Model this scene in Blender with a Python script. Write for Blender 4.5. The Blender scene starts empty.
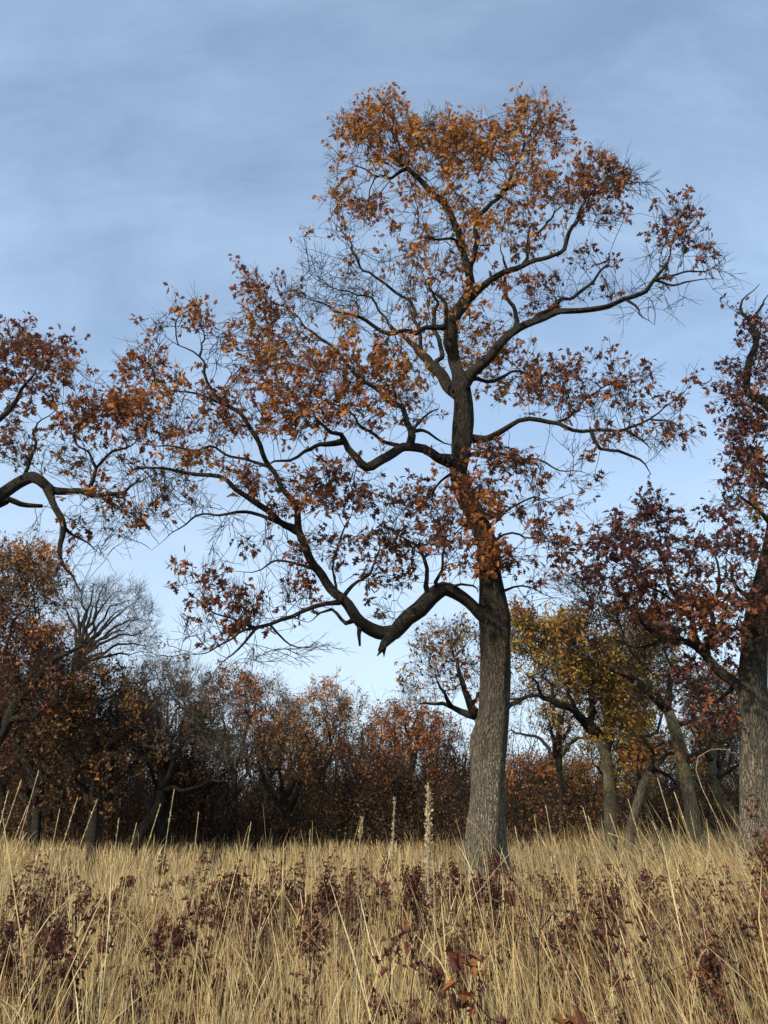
import bpy, math
import numpy as np
from math import radians as R

scene = bpy.context.scene
COL = scene.collection
F = 739.0
PITCH = R(22.3)
EYE = 1.6
CP, SP = math.cos(PITCH), math.sin(PITCH)

def unproj(px, py, D):
    """point on the picture ray at world distance D (metres along +Y); also metres per pixel there"""
    a = (px - 384.0) / F; b = (512.0 - py) / F
    dy = CP - b * SP; dz = b * CP + SP
    t = D / dy
    return np.array([a * t, D, EYE + dz * t]), t / F

def proj(p):
    """inverse of unproj, for matching limbs to the photograph"""
    x, y = p[..., 0], p[..., 1]; z = p[..., 2] - EYE
    t = y * CP + z * SP; u = -y * SP + z * CP
    return 384 + F * x / t, 512 - F * u / t

# ------------------------------------------------------------------ camera, light, sky
cam_d = bpy.data.cameras.new("camera"); cam = bpy.data.objects.new("camera", cam_d); COL.objects.link(cam)
cam.location = (0, 0, EYE); cam.rotation_euler = (R(90) + PITCH, 0, 0)
cam_d.sensor_fit = 'VERTICAL'; cam_d.sensor_height = 36.0; cam_d.lens = F / 1024 * 36.0
cam_d.clip_start = 0.05; cam_d.clip_end = 3000
scene.camera = cam
SUN_EL, SUN_AZ = R(33), R(222)         # azimuth clockwise from +Y: behind the camera, to the left
sl = bpy.data.lights.new("sun", 'SUN'); sl.energy = 4.3; sl.angle = R(1.5); sl.color = (1, 0.88, 0.70)
so = bpy.data.objects.new("sun", sl); COL.objects.link(so)
from mathutils import Vector
sd = Vector((math.sin(SUN_AZ) * math.cos(SUN_EL), math.cos(SUN_AZ) * math.cos(SUN_EL), math.sin(SUN_EL)))
so.rotation_euler = sd.to_track_quat('Z', 'Y').to_euler(); so.location = (-20, -30, 30)

def nodes_of(tree):
    tree.nodes.clear()
    def N(t, **kw):
        n = tree.nodes.new(t)
        for k, v in kw.items():
            if k.startswith('_'): n.inputs[k[1:].replace('_', ' ')].default_value = v
            else: setattr(n, k, v)
        return n
    return N, tree.links.new

world = bpy.data.worlds.new("World"); scene.world = world; world.use_nodes = True
N, L = nodes_of(world.node_tree)
sky = N('ShaderNodeTexSky'); sky.sky_type = 'NISHITA'; sky.sun_disc = False
sky.sun_elevation = SUN_EL; sky.sun_rotation = SUN_AZ; sky.air_density = 1.0; sky.dust_density = 0.6; sky.ozone_density = 3.0
tc = N('ShaderNodeTexCoord')
mp = N('ShaderNodeMapping'); mp.inputs['Rotation'].default_value = (0.3, 0.5, 0.6); mp.inputs['Scale'].default_value = (1.1, 2.2, 1.6)
n1 = N('ShaderNodeTexNoise', _Scale=1.3, _Detail=7.0, _Roughness=0.58, _Distortion=0.7)
mp2 = N('ShaderNodeMapping'); mp2.inputs['Rotation'].default_value = (0.5, 0.75, 0.9); mp2.inputs['Scale'].default_value = (1.2, 6.5, 3.5)
n2 = N('ShaderNodeTexNoise', _Scale=1.6, _Detail=8.0, _Roughness=0.6, _Distortion=0.5)
L(tc.outputs['Generated'], mp.inputs['Vector']); L(mp.outputs[0], n1.inputs['Vector'])
L(tc.outputs['Generated'], mp2.inputs['Vector']); L(mp2.outputs[0], n2.inputs['Vector'])
r1 = N('ShaderNodeMapRange', _From_Min=0.36, _From_Max=0.74, _To_Min=0.0, _To_Max=0.16)
r2 = N('ShaderNodeMapRange', _From_Min=0.42, _From_Max=0.8, _To_Min=0.0, _To_Max=0.18)
L(n1.outputs[0], r1.inputs[0]); L(n2.outputs[0], r2.inputs[0])
sep = N('ShaderNodeSeparateXYZ'); L(tc.outputs['Generated'], sep.inputs[0])
r3 = N('ShaderNodeMapRange', _From_Min=0.05, _From_Max=0.72, _To_Min=0.50, _To_Max=0.18)   # the thin veil is seen edge-on towards the horizon
L(sep.outputs[2], r3.inputs[0])
a1 = N('ShaderNodeMath', operation='ADD'); L(r1.outputs[0], a1.inputs[0]); L(r2.outputs[0], a1.inputs[1])
a2 = N('ShaderNodeMath', operation='ADD', use_clamp=True); L(a1.outputs[0], a2.inputs[0]); L(r3.outputs[0], a2.inputs[1])
mx = N('ShaderNodeMix', data_type='RGBA'); L(a2.outputs[0], mx.inputs[0]); L(sky.outputs[0], mx.inputs[6])
mx.inputs[7].default_value = (4.6, 6.1, 7.8, 1)
bg = N('ShaderNodeBackground', _Strength=0.162)
r5 = N('ShaderNodeMapRange', _From_Min=0.08, _From_Max=0.5, _To_Min=0.6, _To_Max=0.0); L(sep.outputs[2], r5.inputs[0])     # milky cloud low down
mz = N('ShaderNodeMix', data_type='RGBA'); L(r5.outputs[0], mz.inputs[0]); L(mx.outputs[2], mz.inputs[6]); mz.inputs[7].default_value = (4.2, 4.9, 5.4, 1)
L(mz.outputs[2], bg.inputs[0])
wo = N('ShaderNodeOutputWorld'); L(bg.outputs[0], wo.inputs[0])
vs = scene.view_settings
vs.view_transform = 'Standard'; vs.look = 'None'; vs.gamma = 1; vs.use_curve_mapping = False; vs.exposure = 0.15

# ------------------------------------------------------------------ materials
def new_mat(name):
    m = bpy.data.materials.new(name); m.use_nodes = True
    N, L = nodes_of(m.node_tree)
    out = N('ShaderNodeOutputMaterial'); return m, N, L, out

def bark_mat(name, dark, pale, moss=0.3, ridge=1.0, bump=0.8, mosscol=(0.11, 0.11, 0.05, 1), dark_span=None):
    m, N, L, out = new_mat(name)
    at = N('ShaderNodeAttribute', attribute_name='bark')
    ds = N('ShaderNodeTexNoise', _Scale=5.0, _Detail=3.0); L(at.outputs['Vector'], ds.inputs['Vector'])
    ad = N('ShaderNodeVectorMath', operation='MULTIPLY_ADD'); ad.inputs[1].default_value = (0.09, 0.09, 0.5)
    L(ds.outputs['Color'], ad.inputs[0]); L(at.outputs['Vector'], ad.inputs[2])
    mp = N('ShaderNodeMapping'); mp.inputs['Scale'].default_value = (27 * ridge, 27 * ridge, 4.0 * ridge); L(ad.outputs[0], mp.inputs['Vector'])
    vo = N('ShaderNodeTexVoronoi', feature='DISTANCE_TO_EDGE', _Scale=1.0); L(mp.outputs[0], vo.inputs['Vector'])
    no = N('ShaderNodeTexNoise', _Scale=1.7, _Detail=8.0, _Roughness=0.65); L(mp.outputs[0], no.inputs['Vector'])
    mr = N('ShaderNodeMapRange', _From_Min=0.0, _From_Max=0.2, interpolation_type='SMOOTHSTEP'); L(vo.outputs['Distance'], mr.inputs[0])
    mq = N('ShaderNodeMapping'); mq.inputs['Scale'].default_value = (55 * ridge, 55 * ridge, 5.5 * ridge); L(ad.outputs[0], mq.inputs['Vector'])
    n3 = N('ShaderNodeTexNoise', _Scale=1.0, _Detail=6.0, _Roughness=0.7, _Distortion=0.6); L(mq.outputs[0], n3.inputs['Vector'])
    r3_ = N('ShaderNodeMapRange', _From_Min=0.36, _From_Max=0.62, _To_Min=0.25, _To_Max=1.25); L(n3.outputs[0], r3_.inputs[0])
    m0 = N('ShaderNodeMath', operation='MULTIPLY'); L(mr.outputs[0], m0.inputs[0]); L(no.outputs[0], m0.inputs[1])
    ma = N('ShaderNodeMath', operation='MULTIPLY'); L(m0.outputs[0], ma.inputs[0]); L(r3_.outputs[0], ma.inputs[1])
    m2 = N('ShaderNodeMapRange', _From_Min=0.05, _From_Max=0.6); L(ma.outputs[0], m2.inputs[0])
    c = N('ShaderNodeMix', data_type='RGBA'); L(m2.outputs[0], c.inputs[0]); c.inputs[6].default_value = (*dark, 1); c.inputs[7].default_value = (*pale, 1)
    lg = N('ShaderNodeTexNoise', _Scale=1.6, _Detail=5.0, _Roughness=0.6); L(at.outputs['Vector'], lg.inputs['Vector'])
    lr = N('ShaderNodeMapRange', _From_Min=0.42, _From_Max=0.7, _To_Max=moss); L(lg.outputs[0], lr.inputs[0])
    c2 = N('ShaderNodeMix', data_type='RGBA'); L(lr.outputs[0], c2.inputs[0]); L(c.outputs[2], c2.inputs[6]); c2.inputs[7].default_value = mosscol
    bs = N('ShaderNodeBsdfPrincipled', _Roughness=0.95); bs.inputs['Specular IOR Level'].default_value = 0.15
    if dark_span:     # the plated grey bark of the bole gives way to a darker bark colour higher up
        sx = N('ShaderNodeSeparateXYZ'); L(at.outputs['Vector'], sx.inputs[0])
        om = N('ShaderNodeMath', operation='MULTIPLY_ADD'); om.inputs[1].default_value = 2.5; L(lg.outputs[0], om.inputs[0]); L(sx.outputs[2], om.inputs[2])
        orr = N('ShaderNodeMapRange', _From_Min=dark_span[0], _From_Max=dark_span[1]); L(om.outputs[0], orr.inputs[0])
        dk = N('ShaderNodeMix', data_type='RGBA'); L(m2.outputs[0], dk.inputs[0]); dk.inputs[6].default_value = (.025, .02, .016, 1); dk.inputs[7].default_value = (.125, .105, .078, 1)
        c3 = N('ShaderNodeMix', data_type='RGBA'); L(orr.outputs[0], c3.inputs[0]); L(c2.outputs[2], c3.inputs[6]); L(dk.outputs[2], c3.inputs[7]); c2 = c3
    L(c2.outputs[2], bs.inputs['Base Color'])
    bu = N('ShaderNodeBump', _Strength=bump, _Distance=0.08); L(ma.outputs[0], bu.inputs['Height']); b2 = N('ShaderNodeBump', _Strength=bump * .8, _Distance=0.22); L(lg.outputs[0], b2.inputs['Height']); L(b2.outputs[0], bu.inputs['Normal']); L(bu.outputs[0], bs.inputs['Normal'])
    L(bs.outputs[0], out.inputs[0]); return m

def leaf_mat(name, trans=0.35, rough=0.55):
    m, N, L, out = new_mat(name)
    at = N('ShaderNodeAttribute', attribute_name='tint')
    geo = N('ShaderNodeNewGeometry')
    no = N('ShaderNodeTexNoise', _Scale=14.0, _Detail=3.0); L(geo.outputs['Position'], no.inputs['Vector'])
    mr = N('ShaderNodeMapRange', _From_Min=0.3, _From_Max=0.7, _To_Min=0.75, _To_Max=1.2); L(no.outputs[0], mr.inputs[0])
    mu = N('ShaderNodeVectorMath', operation='SCALE'); L(at.outputs['Color'], mu.inputs[0]); L(mr.outputs[0], mu.inputs['Scale'])
    bs = N('ShaderNodeBsdfPrincipled', _Roughness=rough); L(mu.outputs[0], bs.inputs['Base Color'])
    bs.inputs['Specular IOR Level'].default_value = 0.3
    tr = N('ShaderNodeBsdfTranslucent'); L(mu.outputs[0], tr.inputs['Color'])
    mx = N('ShaderNodeMixShader'); mx.inputs[0].default_value = trans
    L(bs.outputs[0], mx.inputs[1]); L(tr.outputs[0], mx.inputs[2]); L(mx.outputs[0], out.inputs[0]); return m

M_TRUNK = bark_mat('oak_bark_trunk', (0.085, 0.07, 0.048), (0.62, 0.53, 0.39), 0.35, bump=1.0, dark_span=(3.2, 6.5))
M_POLE = bark_mat('mossy_pale_bark', (0.11, 0.09, 0.055), (0.44, 0.37, 0.23), 0.5, ridge=.8, mosscol=(0.16, 0.15, 0.06, 1))
M_LIMB = bark_mat('oak_bark_limb', (0.022, 0.018, 0.015), (0.115, 0.098, 0.078), 0.3, ridge=1.4, mosscol=(0.09, 0.095, 0.05, 1))
M_TWIG = bark_mat('twig_bark', (0.02, 0.016, 0.013), (0.075, 0.062, 0.05), 0.0, bump=0.1)
M_GREYTWIG = bark_mat('grey_twig_bark', (0.07, 0.058, 0.045), (0.21, 0.18, 0.145), 0.0, bump=0.1)
M_DEAD = bark_mat('dead_wood', (0.24, 0.19, 0.12), (0.52, 0.43, 0.28), 0.0, ridge=2.0, bump=0.4)
M_LEAF = leaf_mat('oak_leaf', 0.34)
M_FARLEAF = leaf_mat('far_leaf', 0.25, 0.8)
M_GRASS = leaf_mat('dry_grass', 0.12, 0.6)

# ------------------------------------------------------------------ mesh plumbing
def make_mesh(name, verts, loops, sizes, mat_idx=None, tint=None, bark=None, mats=(), smooth=True):
    me = bpy.data.meshes.new(name)
    verts = np.asarray(verts, np.float32); loops = np.asarray(loops, np.int32); sizes = np.asarray(sizes, np.int32)
    me.vertices.add(len(verts)); me.vertices.foreach_set('co', verts.ravel())
    me.loops.add(len(loops)); me.loops.foreach_set('vertex_index', loops)
    me.polygons.add(len(sizes))
    st = np.concatenate([[0], np.cumsum(sizes)[:-1]]).astype(np.int32)
    me.polygons.foreach_set('loop_start', st); me.polygons.foreach_set('loop_total', sizes)
    if mat_idx is not None: me.polygons.foreach_set('material_index', np.asarray(mat_idx, np.int32))
    me.polygons.foreach_set('use_smooth', np.full(len(sizes), smooth, bool))
    me.update(calc_edges=True)
    if tint is not None:
        a = me.attributes.new('tint', 'FLOAT_COLOR', 'POINT')
        t = np.ones((len(verts), 4), np.float32); t[:, :3] = tint; a.data.foreach_set('color', t.ravel())
    if bark is not None:
        a = me.attributes.new('bark', 'FLOAT_VECTOR', 'POINT'); a.data.foreach_set('vector', np.asarray(bark, np.float32).ravel())
    for m in mats: me.materials.append(m)
    me.validate()
    return me

class MB:
    """collects tubes and leaves, then links them as one object"""
    def __init__(s): s.v = []; s.l = []; s.z = []; s.m = []; s.t = []; s.b = []; s.n = 0
    def add(s, v, loops, sizes, mat=0, tint=None, bark=None):
        v = np.asarray(v, np.float64).reshape(-1, 3)
        s.v.append(v); s.l.append(np.asarray(loops).ravel() + s.n); s.z.append(np.asarray(sizes)); s.m.append(np.full(len(sizes), mat))
        s.t.append(np.zeros((len(v), 3)) + (0.1 if tint is None else tint)); s.b.append(np.zeros((len(v), 3)) if bark is None else bark)
        s.n += len(v)
    def tube(s, P, r, k=6, mat=0, lump=0.0, rng=None, cap=True, v0=0.0):
        P = np.asarray(P, float); r = np.asarray(r, float); n = len(P)
        if n < 2: return
        T = np.gradient(P, axis=0); T /= np.linalg.norm(T, axis=1)[:, None] + 1e-9
        ref = np.array([0.31, 0.87, 0.12]) if abs(T[0, 1]) < 0.8 else np.array([1., 0.1, 0.2])
        U = np.empty_like(P)
        u = ref - T[0] * ref.dot(T[0]); U[0] = u / np.linalg.norm(u)
        for i in range(1, n):
            u = U[i - 1] - T[i] * U[i - 1].dot(T[i]); U[i] = u / (np.linalg.norm(u) + 1e-9)
        W = np.cross(T, U)
        th = np.arange(k) * 2 * math.pi / k
        c, sn = np.cos(th), np.sin(th)
        rr = np.repeat(r[:, None], k, 1)
        ln = np.concatenate([[0], np.cumsum(np.linalg.norm(np.diff(P, axis=0), axis=1))]) + v0
        if lump > 0:
            ph = rng.uniform(0, 6.28, 12)
            for j, (f1, f2, am) in enumerate([(2, 1.1, 1), (3, 1.9, .8), (5, 3.1, .5), (7, 0.6, .35), (11, 2.3, .22), (17, 4.0, .16)]):
                rr = rr * (1 + lump * am * np.sin(f1 * th[None, :] + ph[j] + 1.3 * np.sin(f2 * ln[:, None] + ph[j + 6])) * 0.55)
        V = P[:, None, :] + rr[..., None] * (c[None, :, None] * U[:, None, :] + sn[None, :, None] * W[:, None, :])
        B = np.stack([r[:, None] * c[None, :], r[:, None] * sn[None, :], np.repeat(ln[:, None], k, 1)], -1)
        i = np.arange(n - 1)[:, None] * k; j = np.arange(k)[None, :]; j2 = (j + 1) % k
        q = np.stack([i + j, i + j2, i + k + j2, i + k + j], -1).reshape(-1, 4)
        loops = q.ravel(); sizes = np.full(len(q), 4)
        if cap:
            loops = np.concatenate([loops, np.arange(k)[::-1], (n - 1) * k + np.arange(k)]); sizes = np.concatenate([sizes, [k, k]])
        s.add(V.reshape(-1, 3), loops, sizes, mat, None, B.reshape(-1, 3))
    def quick_tubes(s, A, Bp, ra, rb, mat=0, k=3):
        """many separate thin twigs at once: start A, end Bp"""
        A = np.asarray(A); Bp = np.asarray(Bp); n = len(A)
        if n == 0: return
        d = Bp - A; d /= np.linalg.norm(d, axis=1)[:, None] + 1e-9
        ref = np.where(np.abs(d[:, 2:3]) < 0.8, np.array([[0, 0, 1.]]), np.array([[1., 0, 0]]))
        u = np.cross(d, ref); u /= np.linalg.norm(u, axis=1)[:, None] + 1e-9; w = np.cross(d, u)
        th = np.arange(k) * 2 * math.pi / k
        off = np.cos(th)[None, :, None] * u[:, None] + np.sin(th)[None, :, None] * w[:, None]
        ra = np.broadcast_to(ra, (n,))[:, None, None]; rb = np.broadcast_to(rb, (n,))[:, None, None]
        V = np.concatenate([A[:, None] + off * ra, Bp[:, None] + off * rb], 1)
        j = np.arange(k); j2 = (j + 1) % k
        q = np.stack([j, j2, k + j2, k + j], -1).ravel()
        loops = (np.arange(n)[:, None] * 2 * k + q[None]).ravel()
        s.add(V.reshape(-1, 3), loops, np.full(n * k, 4), mat, None, V.reshape(-1, 3))
    def leaves(s, P, X, Y, size, tint, tmpl, mat=1):
        """leaf template placed at P, its long axis along X, its face normal near Y"""
        n = len(P)
        if n == 0: return
        X = X / (np.linalg.norm(X, axis=1)[:, None] + 1e-9)
        Z = np.cross(X, Y); Z /= np.linalg.norm(Z, axis=1)[:, None] + 1e-9; Y = np.cross(Z, X)
        tv, polys = tmpl
        sz = np.asarray(size)[:, None, None]
        V = P[:, None] + sz * (tv[None, :, 0:1] * X[:, None] + tv[None, :, 1:2] * Z[:, None] + tv[None, :, 2:3] * Y[:, None])
        flat = np.concatenate([np.array(p) for p in polys]); k = len(tv)
        loops = (np.arange(n)[:, None] * k + flat[None]).ravel()
        sizes = np.tile([len(p) for p in polys], n)
        s.add(V.reshape(-1, 3), loops, sizes, mat, np.repeat(tint, k, 0))
    def obj(s, name, mats, parent=None, origin=(0, 0, 0), smooth=True):
        v = np.concatenate(s.v) - np.asarray(origin)
        me = make_mesh(name, v, np.concatenate(s.l), np.concatenate(s.z), np.concatenate(s.m), np.concatenate(s.t), np.concatenate(s.b), mats, smooth)
        o = bpy.data.objects.new(name, me); COL.objects.link(o)
        if parent is not None: o.parent = parent
        else: o.location = origin
        return o

def tag(o, label=None, cat=None, group=None, kind=None):
    if label: o['label'] = label
    if cat: o['category'] = cat
    if group: o['group'] = group
    if kind: o['kind'] = kind
    return o

def empty(name, loc, label, cat, group=None):
    o = bpy.data.objects.new(name, None); o.empty_display_size = 0.3; COL.objects.link(o); o.location = loc
    return tag(o, label, cat, group)

# lobed oak leaf, folded along the midrib (x along the leaf, y across, z up)
def oak_leaf():
    half = [(0.0, 0.0), (0.20, 0.05), (0.27, 0.24), (0.38, 0.09), (0.50, 0.36), (0.60, 0.28), (0.62, 0.10), (0.80, 0.24), (0.82, 0.09), (1.0, 0.0)]
    v = []; L_ = []; R_ = []
    def zz(x, y): return -0.22 * x * x + 0.30 * abs(y) - 0.25 * y * y
    for i, (x, y) in enumerate(half): v.append((x, y, zz(x, y))); L_.append(i)
    R_.append(0)
    for x, y in half[1:-1]: R_.append(len(v)); v.append((x, -y, zz(x, y)))
    R_.append(len(half) - 1)
    return np.array(v), [L_[::-1], R_]
OAK = oak_leaf()
cv = OAK[0].copy(); cv[:, 2] = -.55 * cv[:, 0] ** 2 + .8 * np.abs(cv[:, 1]) ; cv[:, 0] *= .85; cv[:, 1] *= .75
CURL = (cv, OAK[1])
DIAM = (np.array([(0, 0, 0), (0.35, 0.3, 0.1), (1, 0, -0.12), (0.6, -0.32, 0.08), (0.55, 0.1, 0.0)]), [[0, 3, 2, 4, 1]])

def rand_dir(rng, n):
    v = rng.normal(size=(n, 3)); return v / np.linalg.norm(v, axis=1)[:, None]

PAL = {
    'orange': [((0.54, 0.215, 0.048), 4), ((0.42, 0.155, 0.038), 3), ((0.57, 0.31, 0.09), 1.6), ((0.24, 0.09, 0.03), .8)],
    'rust':   [((0.34, 0.115, 0.036), 4), ((0.44, 0.18, 0.045), 2.4), ((0.20, 0.065, 0.03), 2.4)],
    'red':    [((0.20, 0.070, 0.034), 4), ((0.125, 0.047, 0.027), 3), ((0.31, 0.12, 0.042), 1.9)],
    'maroon': [((0.135, 0.045, 0.036), 4), ((0.085, 0.03, 0.027), 3), ((0.22, 0.08, 0.052), 1.6), ((0.33, 0.18, 0.12), .5)],
    'olive':  [((0.34, 0.24, 0.045), 3), ((0.22, 0.17, 0.035), 2.5), ((0.45, 0.24, 0.045), 3), ((0.28, 0.14, 0.04), 1.5)],
    'gold':   [((0.58, 0.36, 0.04), 3), ((0.48, 0.24, 0.035), 2), ((0.30, 0.22, 0.04), 1)],
    'wine':   [((0.13, 0.034, 0.03), 4), ((0.075, 0.024, 0.024), 3.5), ((0.21, 0.06, 0.045), 1.4), ((0.26, 0.15, 0.10), .4)],
    'dark':   [((0.11, 0.062, 0.024), 4), ((0.06, 0.038, 0.018), 4), ((0.18, 0.085, 0.028), 1.2)],
    'russet': [((0.16, 0.06, 0.024), 4), ((0.10, 0.042, 0.02), 3), ((0.25, 0.10, 0.03), 1.5)],
    'brown':  [((0.25, 0.135, 0.045), 3), ((0.16, 0.085, 0.03), 3), ((0.33, 0.15, 0.042), 2)],
    'tan':    [((0.30, 0.19, 0.10), 3), ((0.20, 0.12, 0.065), 3), ((0.26, 0.13, 0.06), 1.5)],
    'grey':   [((0.13, 0.095, 0.065), 3), ((0.08, 0.06, 0.045), 2), ((0.18, 0.10, 0.05), 1)],
}
def palette(rng, name, n):
    p = PAL[name]; w = np.array([x[1] for x in p]); c = np.array([x[0] for x in p])
    i = rng.choice(len(p), n, p=w / w.sum())
    return np.clip(c[i] * rng.uniform(0.75, 1.25, (n, 1)) * rng.uniform(0.92, 1.08, (n, 3)), 0, 1)

# ------------------------------------------------------------------ tree growing
def smooth_line(pts, step, wig=0.0):
    """Catmull-Rom through rows (x,y,z,r), resampled about every step metres"""
    pts = np.asarray(pts, float)
    if len(pts) < 2: return pts
    e = np.vstack([2 * pts[0] - pts[1], pts, 2 * pts[-1] - pts[-2]])
    out = []
    for i in range(1, len(e) - 2):
        a, b, c, d = e[i - 1], e[i], e[i + 1], e[i + 2]
        m = max(1, int(np.linalg.norm((c - b)[:3]) / step))
        for t in np.arange(m) / m:
            out.append(0.5 * (2 * b + (c - a) * t + (2 * a - 5 * b + 4 * c - d) * t * t + (3 * b - a - 3 * c + d) * t ** 3))
    out.append(pts[-1]); out = np.array(out)
    if wig > 0 and len(out) > 4:
        n = len(out); s_ = np.arange(n) * step; rg = np.random.default_rng(int(abs(pts[0, 0] * 977 + pts[-1, 2] * 131)) + 7)
        env = np.minimum(1, s_ / .5) * np.clip(.10 / (out[:, 3] + .02), .25, 1.6)
        for fr, am in ((2.2, .035), (4.7, .022), (9.0, .014)):
            ph = rg.uniform(0, 6.28, 3)
            for c_ in range(3): out[:, c_] += wig * am * env * np.sin(fr * s_ * rg.uniform(.7, 1.4) + ph[c_])
    out[:, 3] = np.clip(out[:, 3], pts[:, 3].min() * 0.9, None)
    return out

class Tree:
    def __init__(s, D, seed, step=0.13):
        s.D = D; s.rng = np.random.default_rng(seed); s.step = step
        s.P = []; s.par = []; s.px = []; s.lines = []; s.R0 = []
    def trunk(s, pts, dD=0.0):
        rows = []
        for i, (x, y, r) in enumerate(pts):
            p, m = unproj(x, y, s.D + dD * i / max(1, len(pts) - 1)); rows.append([*p, r * m])
        s._line(rows, -1, 'trunk')
    def limb(s, endD, pts, name='limb'):
        """endD: how much nearer (-) or farther (+) than its root the limb ends, metres"""
        P = np.array(s.P); ux, uy = proj(P)
        i = int(np.argmin((ux - pts[0][0]) ** 2 + (uy - pts[0][1]) ** 2)); D0 = P[i, 1]
        if name == 'limb' and len(s.lines) == 0: name = 'trunk'
        rows = [[*P[i], pts[0][2] * unproj(pts[0][0], pts[0][1], D0)[1]]]
        q = np.array([(a, b) for a, b, c in pts], float)
        ln = np.concatenate([[0], np.cumsum(np.hypot(*np.diff(q, axis=0).T))]); ln /= ln[-1]
        for (x, y, r), t in list(zip(pts, ln))[1:]:
            wob = 0.12 * math.sin(7 * t + x) * min(1, abs(endD))
            p, m = unproj(x, y, D0 + endD * t + wob); rows.append([*p, r * m])
        s._line(rows, i, name)
    def _line(s, rows, root, name):
        ln = smooth_line(rows, s.step, 0.3 if name == 'trunk' else 1.0 * s.step / .13)
        if name == 'limb' and rows[-1][3] < .035:
            k = min(8, len(ln) // 2); ln[-k:, 3] *= np.linspace(1, .35, k)
        if root >= 0 and name == 'limb':   # flare where a limb leaves its parent
            k = min(4, len(ln)); ln[:k, 3] *= np.linspace(1.35, 1.0, k)
        s.lines.append((name, ln)); base = len(s.P)
        for j, p in enumerate(ln):
            if root >= 0 and j == 0: continue
            s.par.append((root if j == (1 if root >= 0 else 0) else len(s.P) - 1)); s.P.append(p[:3].copy()); s.R0.append(p[3])
    def blobs(s, items, spread=1.0, dens=1.0):
        """items: (px,py,rx,ry,n,leaf probability,palette[,depth shift]) -> points the twigs grow to"""
        P = np.array(s.P); ux, uy = proj(P); rng = s.rng
        A = []; leaf = []; pal = []
        for it in items:
            x, y, rx, ry, n, lf, pl = it[:7]; y = y + max(0, 150 - y) * .16; ry = ry * (.85 if y < 150 else 1); dd = it[7] if len(it) > 7 else 0.0
            n = max(1, int(n * dens))
            rad = np.sqrt(rng.uniform(0, 1, n)) ; rad = np.where(rng.uniform(0, 1, n) < .12, rad * 1.25, rad)
            th = rng.uniform(0, 2 * math.pi, n)
            qx = x + rx * rad * np.cos(th); qy = y + ry * rad * np.sin(th)
            i = int(np.argmin((ux - x) ** 2 + (uy - y) ** 2)); D0 = P[i, 1] + dd
            for k in range(n):
                D = D0 + rng.normal() * spread * 0.8
                A.append(unproj(qx[k], qy[k], D)[0]); leaf.append(lf); pal.append(pl)
        s.A = np.array(A); s.leaf = np.array(leaf); s.pal = np.array(pal)
    def grow(s, kill=0.28, infl=3.0, iters=90, jit=0.16, up=0.06):
        rng = s.rng; A = s.A; P = [p for p in s.P]; par = list(s.par)
        n0 = len(P); Pn = np.array(P)
        alive = np.ones(len(A), bool); dbest = np.full(len(A), 1e9); ib = np.zeros(len(A), int)
        s.hit = np.full(len(A), -1)
        # nearest node so far
        for c in range(0, len(A), 500):
            d = np.linalg.norm(A[c:c + 500, None] - Pn[None], axis=2); ib[c:c + 500] = d.argmin(1); dbest[c:c + 500] = d.min(1)
        dirs = {}
        for it in range(iters):
            k = alive & (dbest < kill); s.hit[k] = ib[k]; alive &= ~k
            if not alive.any(): break
            lim = np.minimum(infl + it * 0.15, 99)
            use = np.where(alive & (dbest < lim))[0]
            if len(use) == 0: continue
            Pa = np.array(P)
            v = A[use] - Pa[ib[use]]; v /= np.linalg.norm(v, axis=1)[:, None] + 1e-9
            uniq, inv = np.unique(ib[use], return_inverse=True)
            acc = np.zeros((len(uniq), 3)); np.add.at(acc, inv, v)
            acc /= np.linalg.norm(acc, axis=1)[:, None] + 1e-9
            # carry some of the parent's heading for smooth curves
            pi = np.array([par[u] for u in uniq]); ok = pi >= 0
            hd = np.zeros_like(acc); hd[ok] = Pa[uniq[ok]] - Pa[pi[ok]]; hd /= np.linalg.norm(hd, axis=1)[:, None] + 1e-9
            hd[uniq < n0] = 0
            acc = acc + 0.7 * hd + rng.normal(size=acc.shape) * jit + np.array([0, 0, up])
            acc /= np.linalg.norm(acc, axis=1)[:, None] + 1e-9
            new = Pa[uniq] + acc * s.step
            b = len(P); P.extend(new); par.extend(uniq.tolist())
            al = np.where(alive)[0]
            for c in range(0, len(al), 800):
                ii = al[c:c + 800]; d = np.linalg.norm(A[ii][:, None] - new[None], axis=2); j = d.argmin(1); dm = d.min(1)
                bt = dm < dbest[ii] - 1e-6; dbest[ii[bt]] = dm[bt]; ib[ii[bt]] = b + j[bt]
            # avoid nodes that keep sprouting without progress
            if it > 8 and it % 6 == 0:
                stuck = alive & (dbest < kill * 2.2) & (rng.uniform(size=len(A)) < 0.15); s.hit[stuck] = ib[stuck]; alive &= ~stuck
        s.hit = np.where(s.hit < 0, ib, s.hit)
        s.G = np.array(P); s.Gpar = np.array(par); s.n0 = n0
    def radii(s, tip=0.0045, ex=2.4):
        n = len(s.G); acc = np.zeros(n); R_ = np.zeros(n); kids = [[] for _ in range(n)]
        for i in range(n - 1, -1, -1):
            r = tip if acc[i] == 0 else acc[i] ** (1 / ex)
            if i < s.n0: r = s.R0[i]
            R_[i] = r
            p = s.Gpar[i]
            if p >= 0: kids[p].append(i); acc[p] += (r ** ex if i >= s.n0 else 0)
        s.Rr = R_; s.kids = kids
    def chains(s):
        """runs of grown nodes, longest heir first"""
        out = []
        for i in range(len(s.G)):
            st = []
            if i < s.n0: st = [k for k in s.kids[i] if k >= s.n0]
            else:
                ks = sorted(s.kids[i], key=lambda k: -s.Rr[k]); st = ks[1:]
            for k in st:
                c = [i, k]
                while s.kids[c[-1]]:
                    c.append(max(s.kids[c[-1]], key=lambda q: s.Rr[q]))
                out.append(c)
        return out
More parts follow.
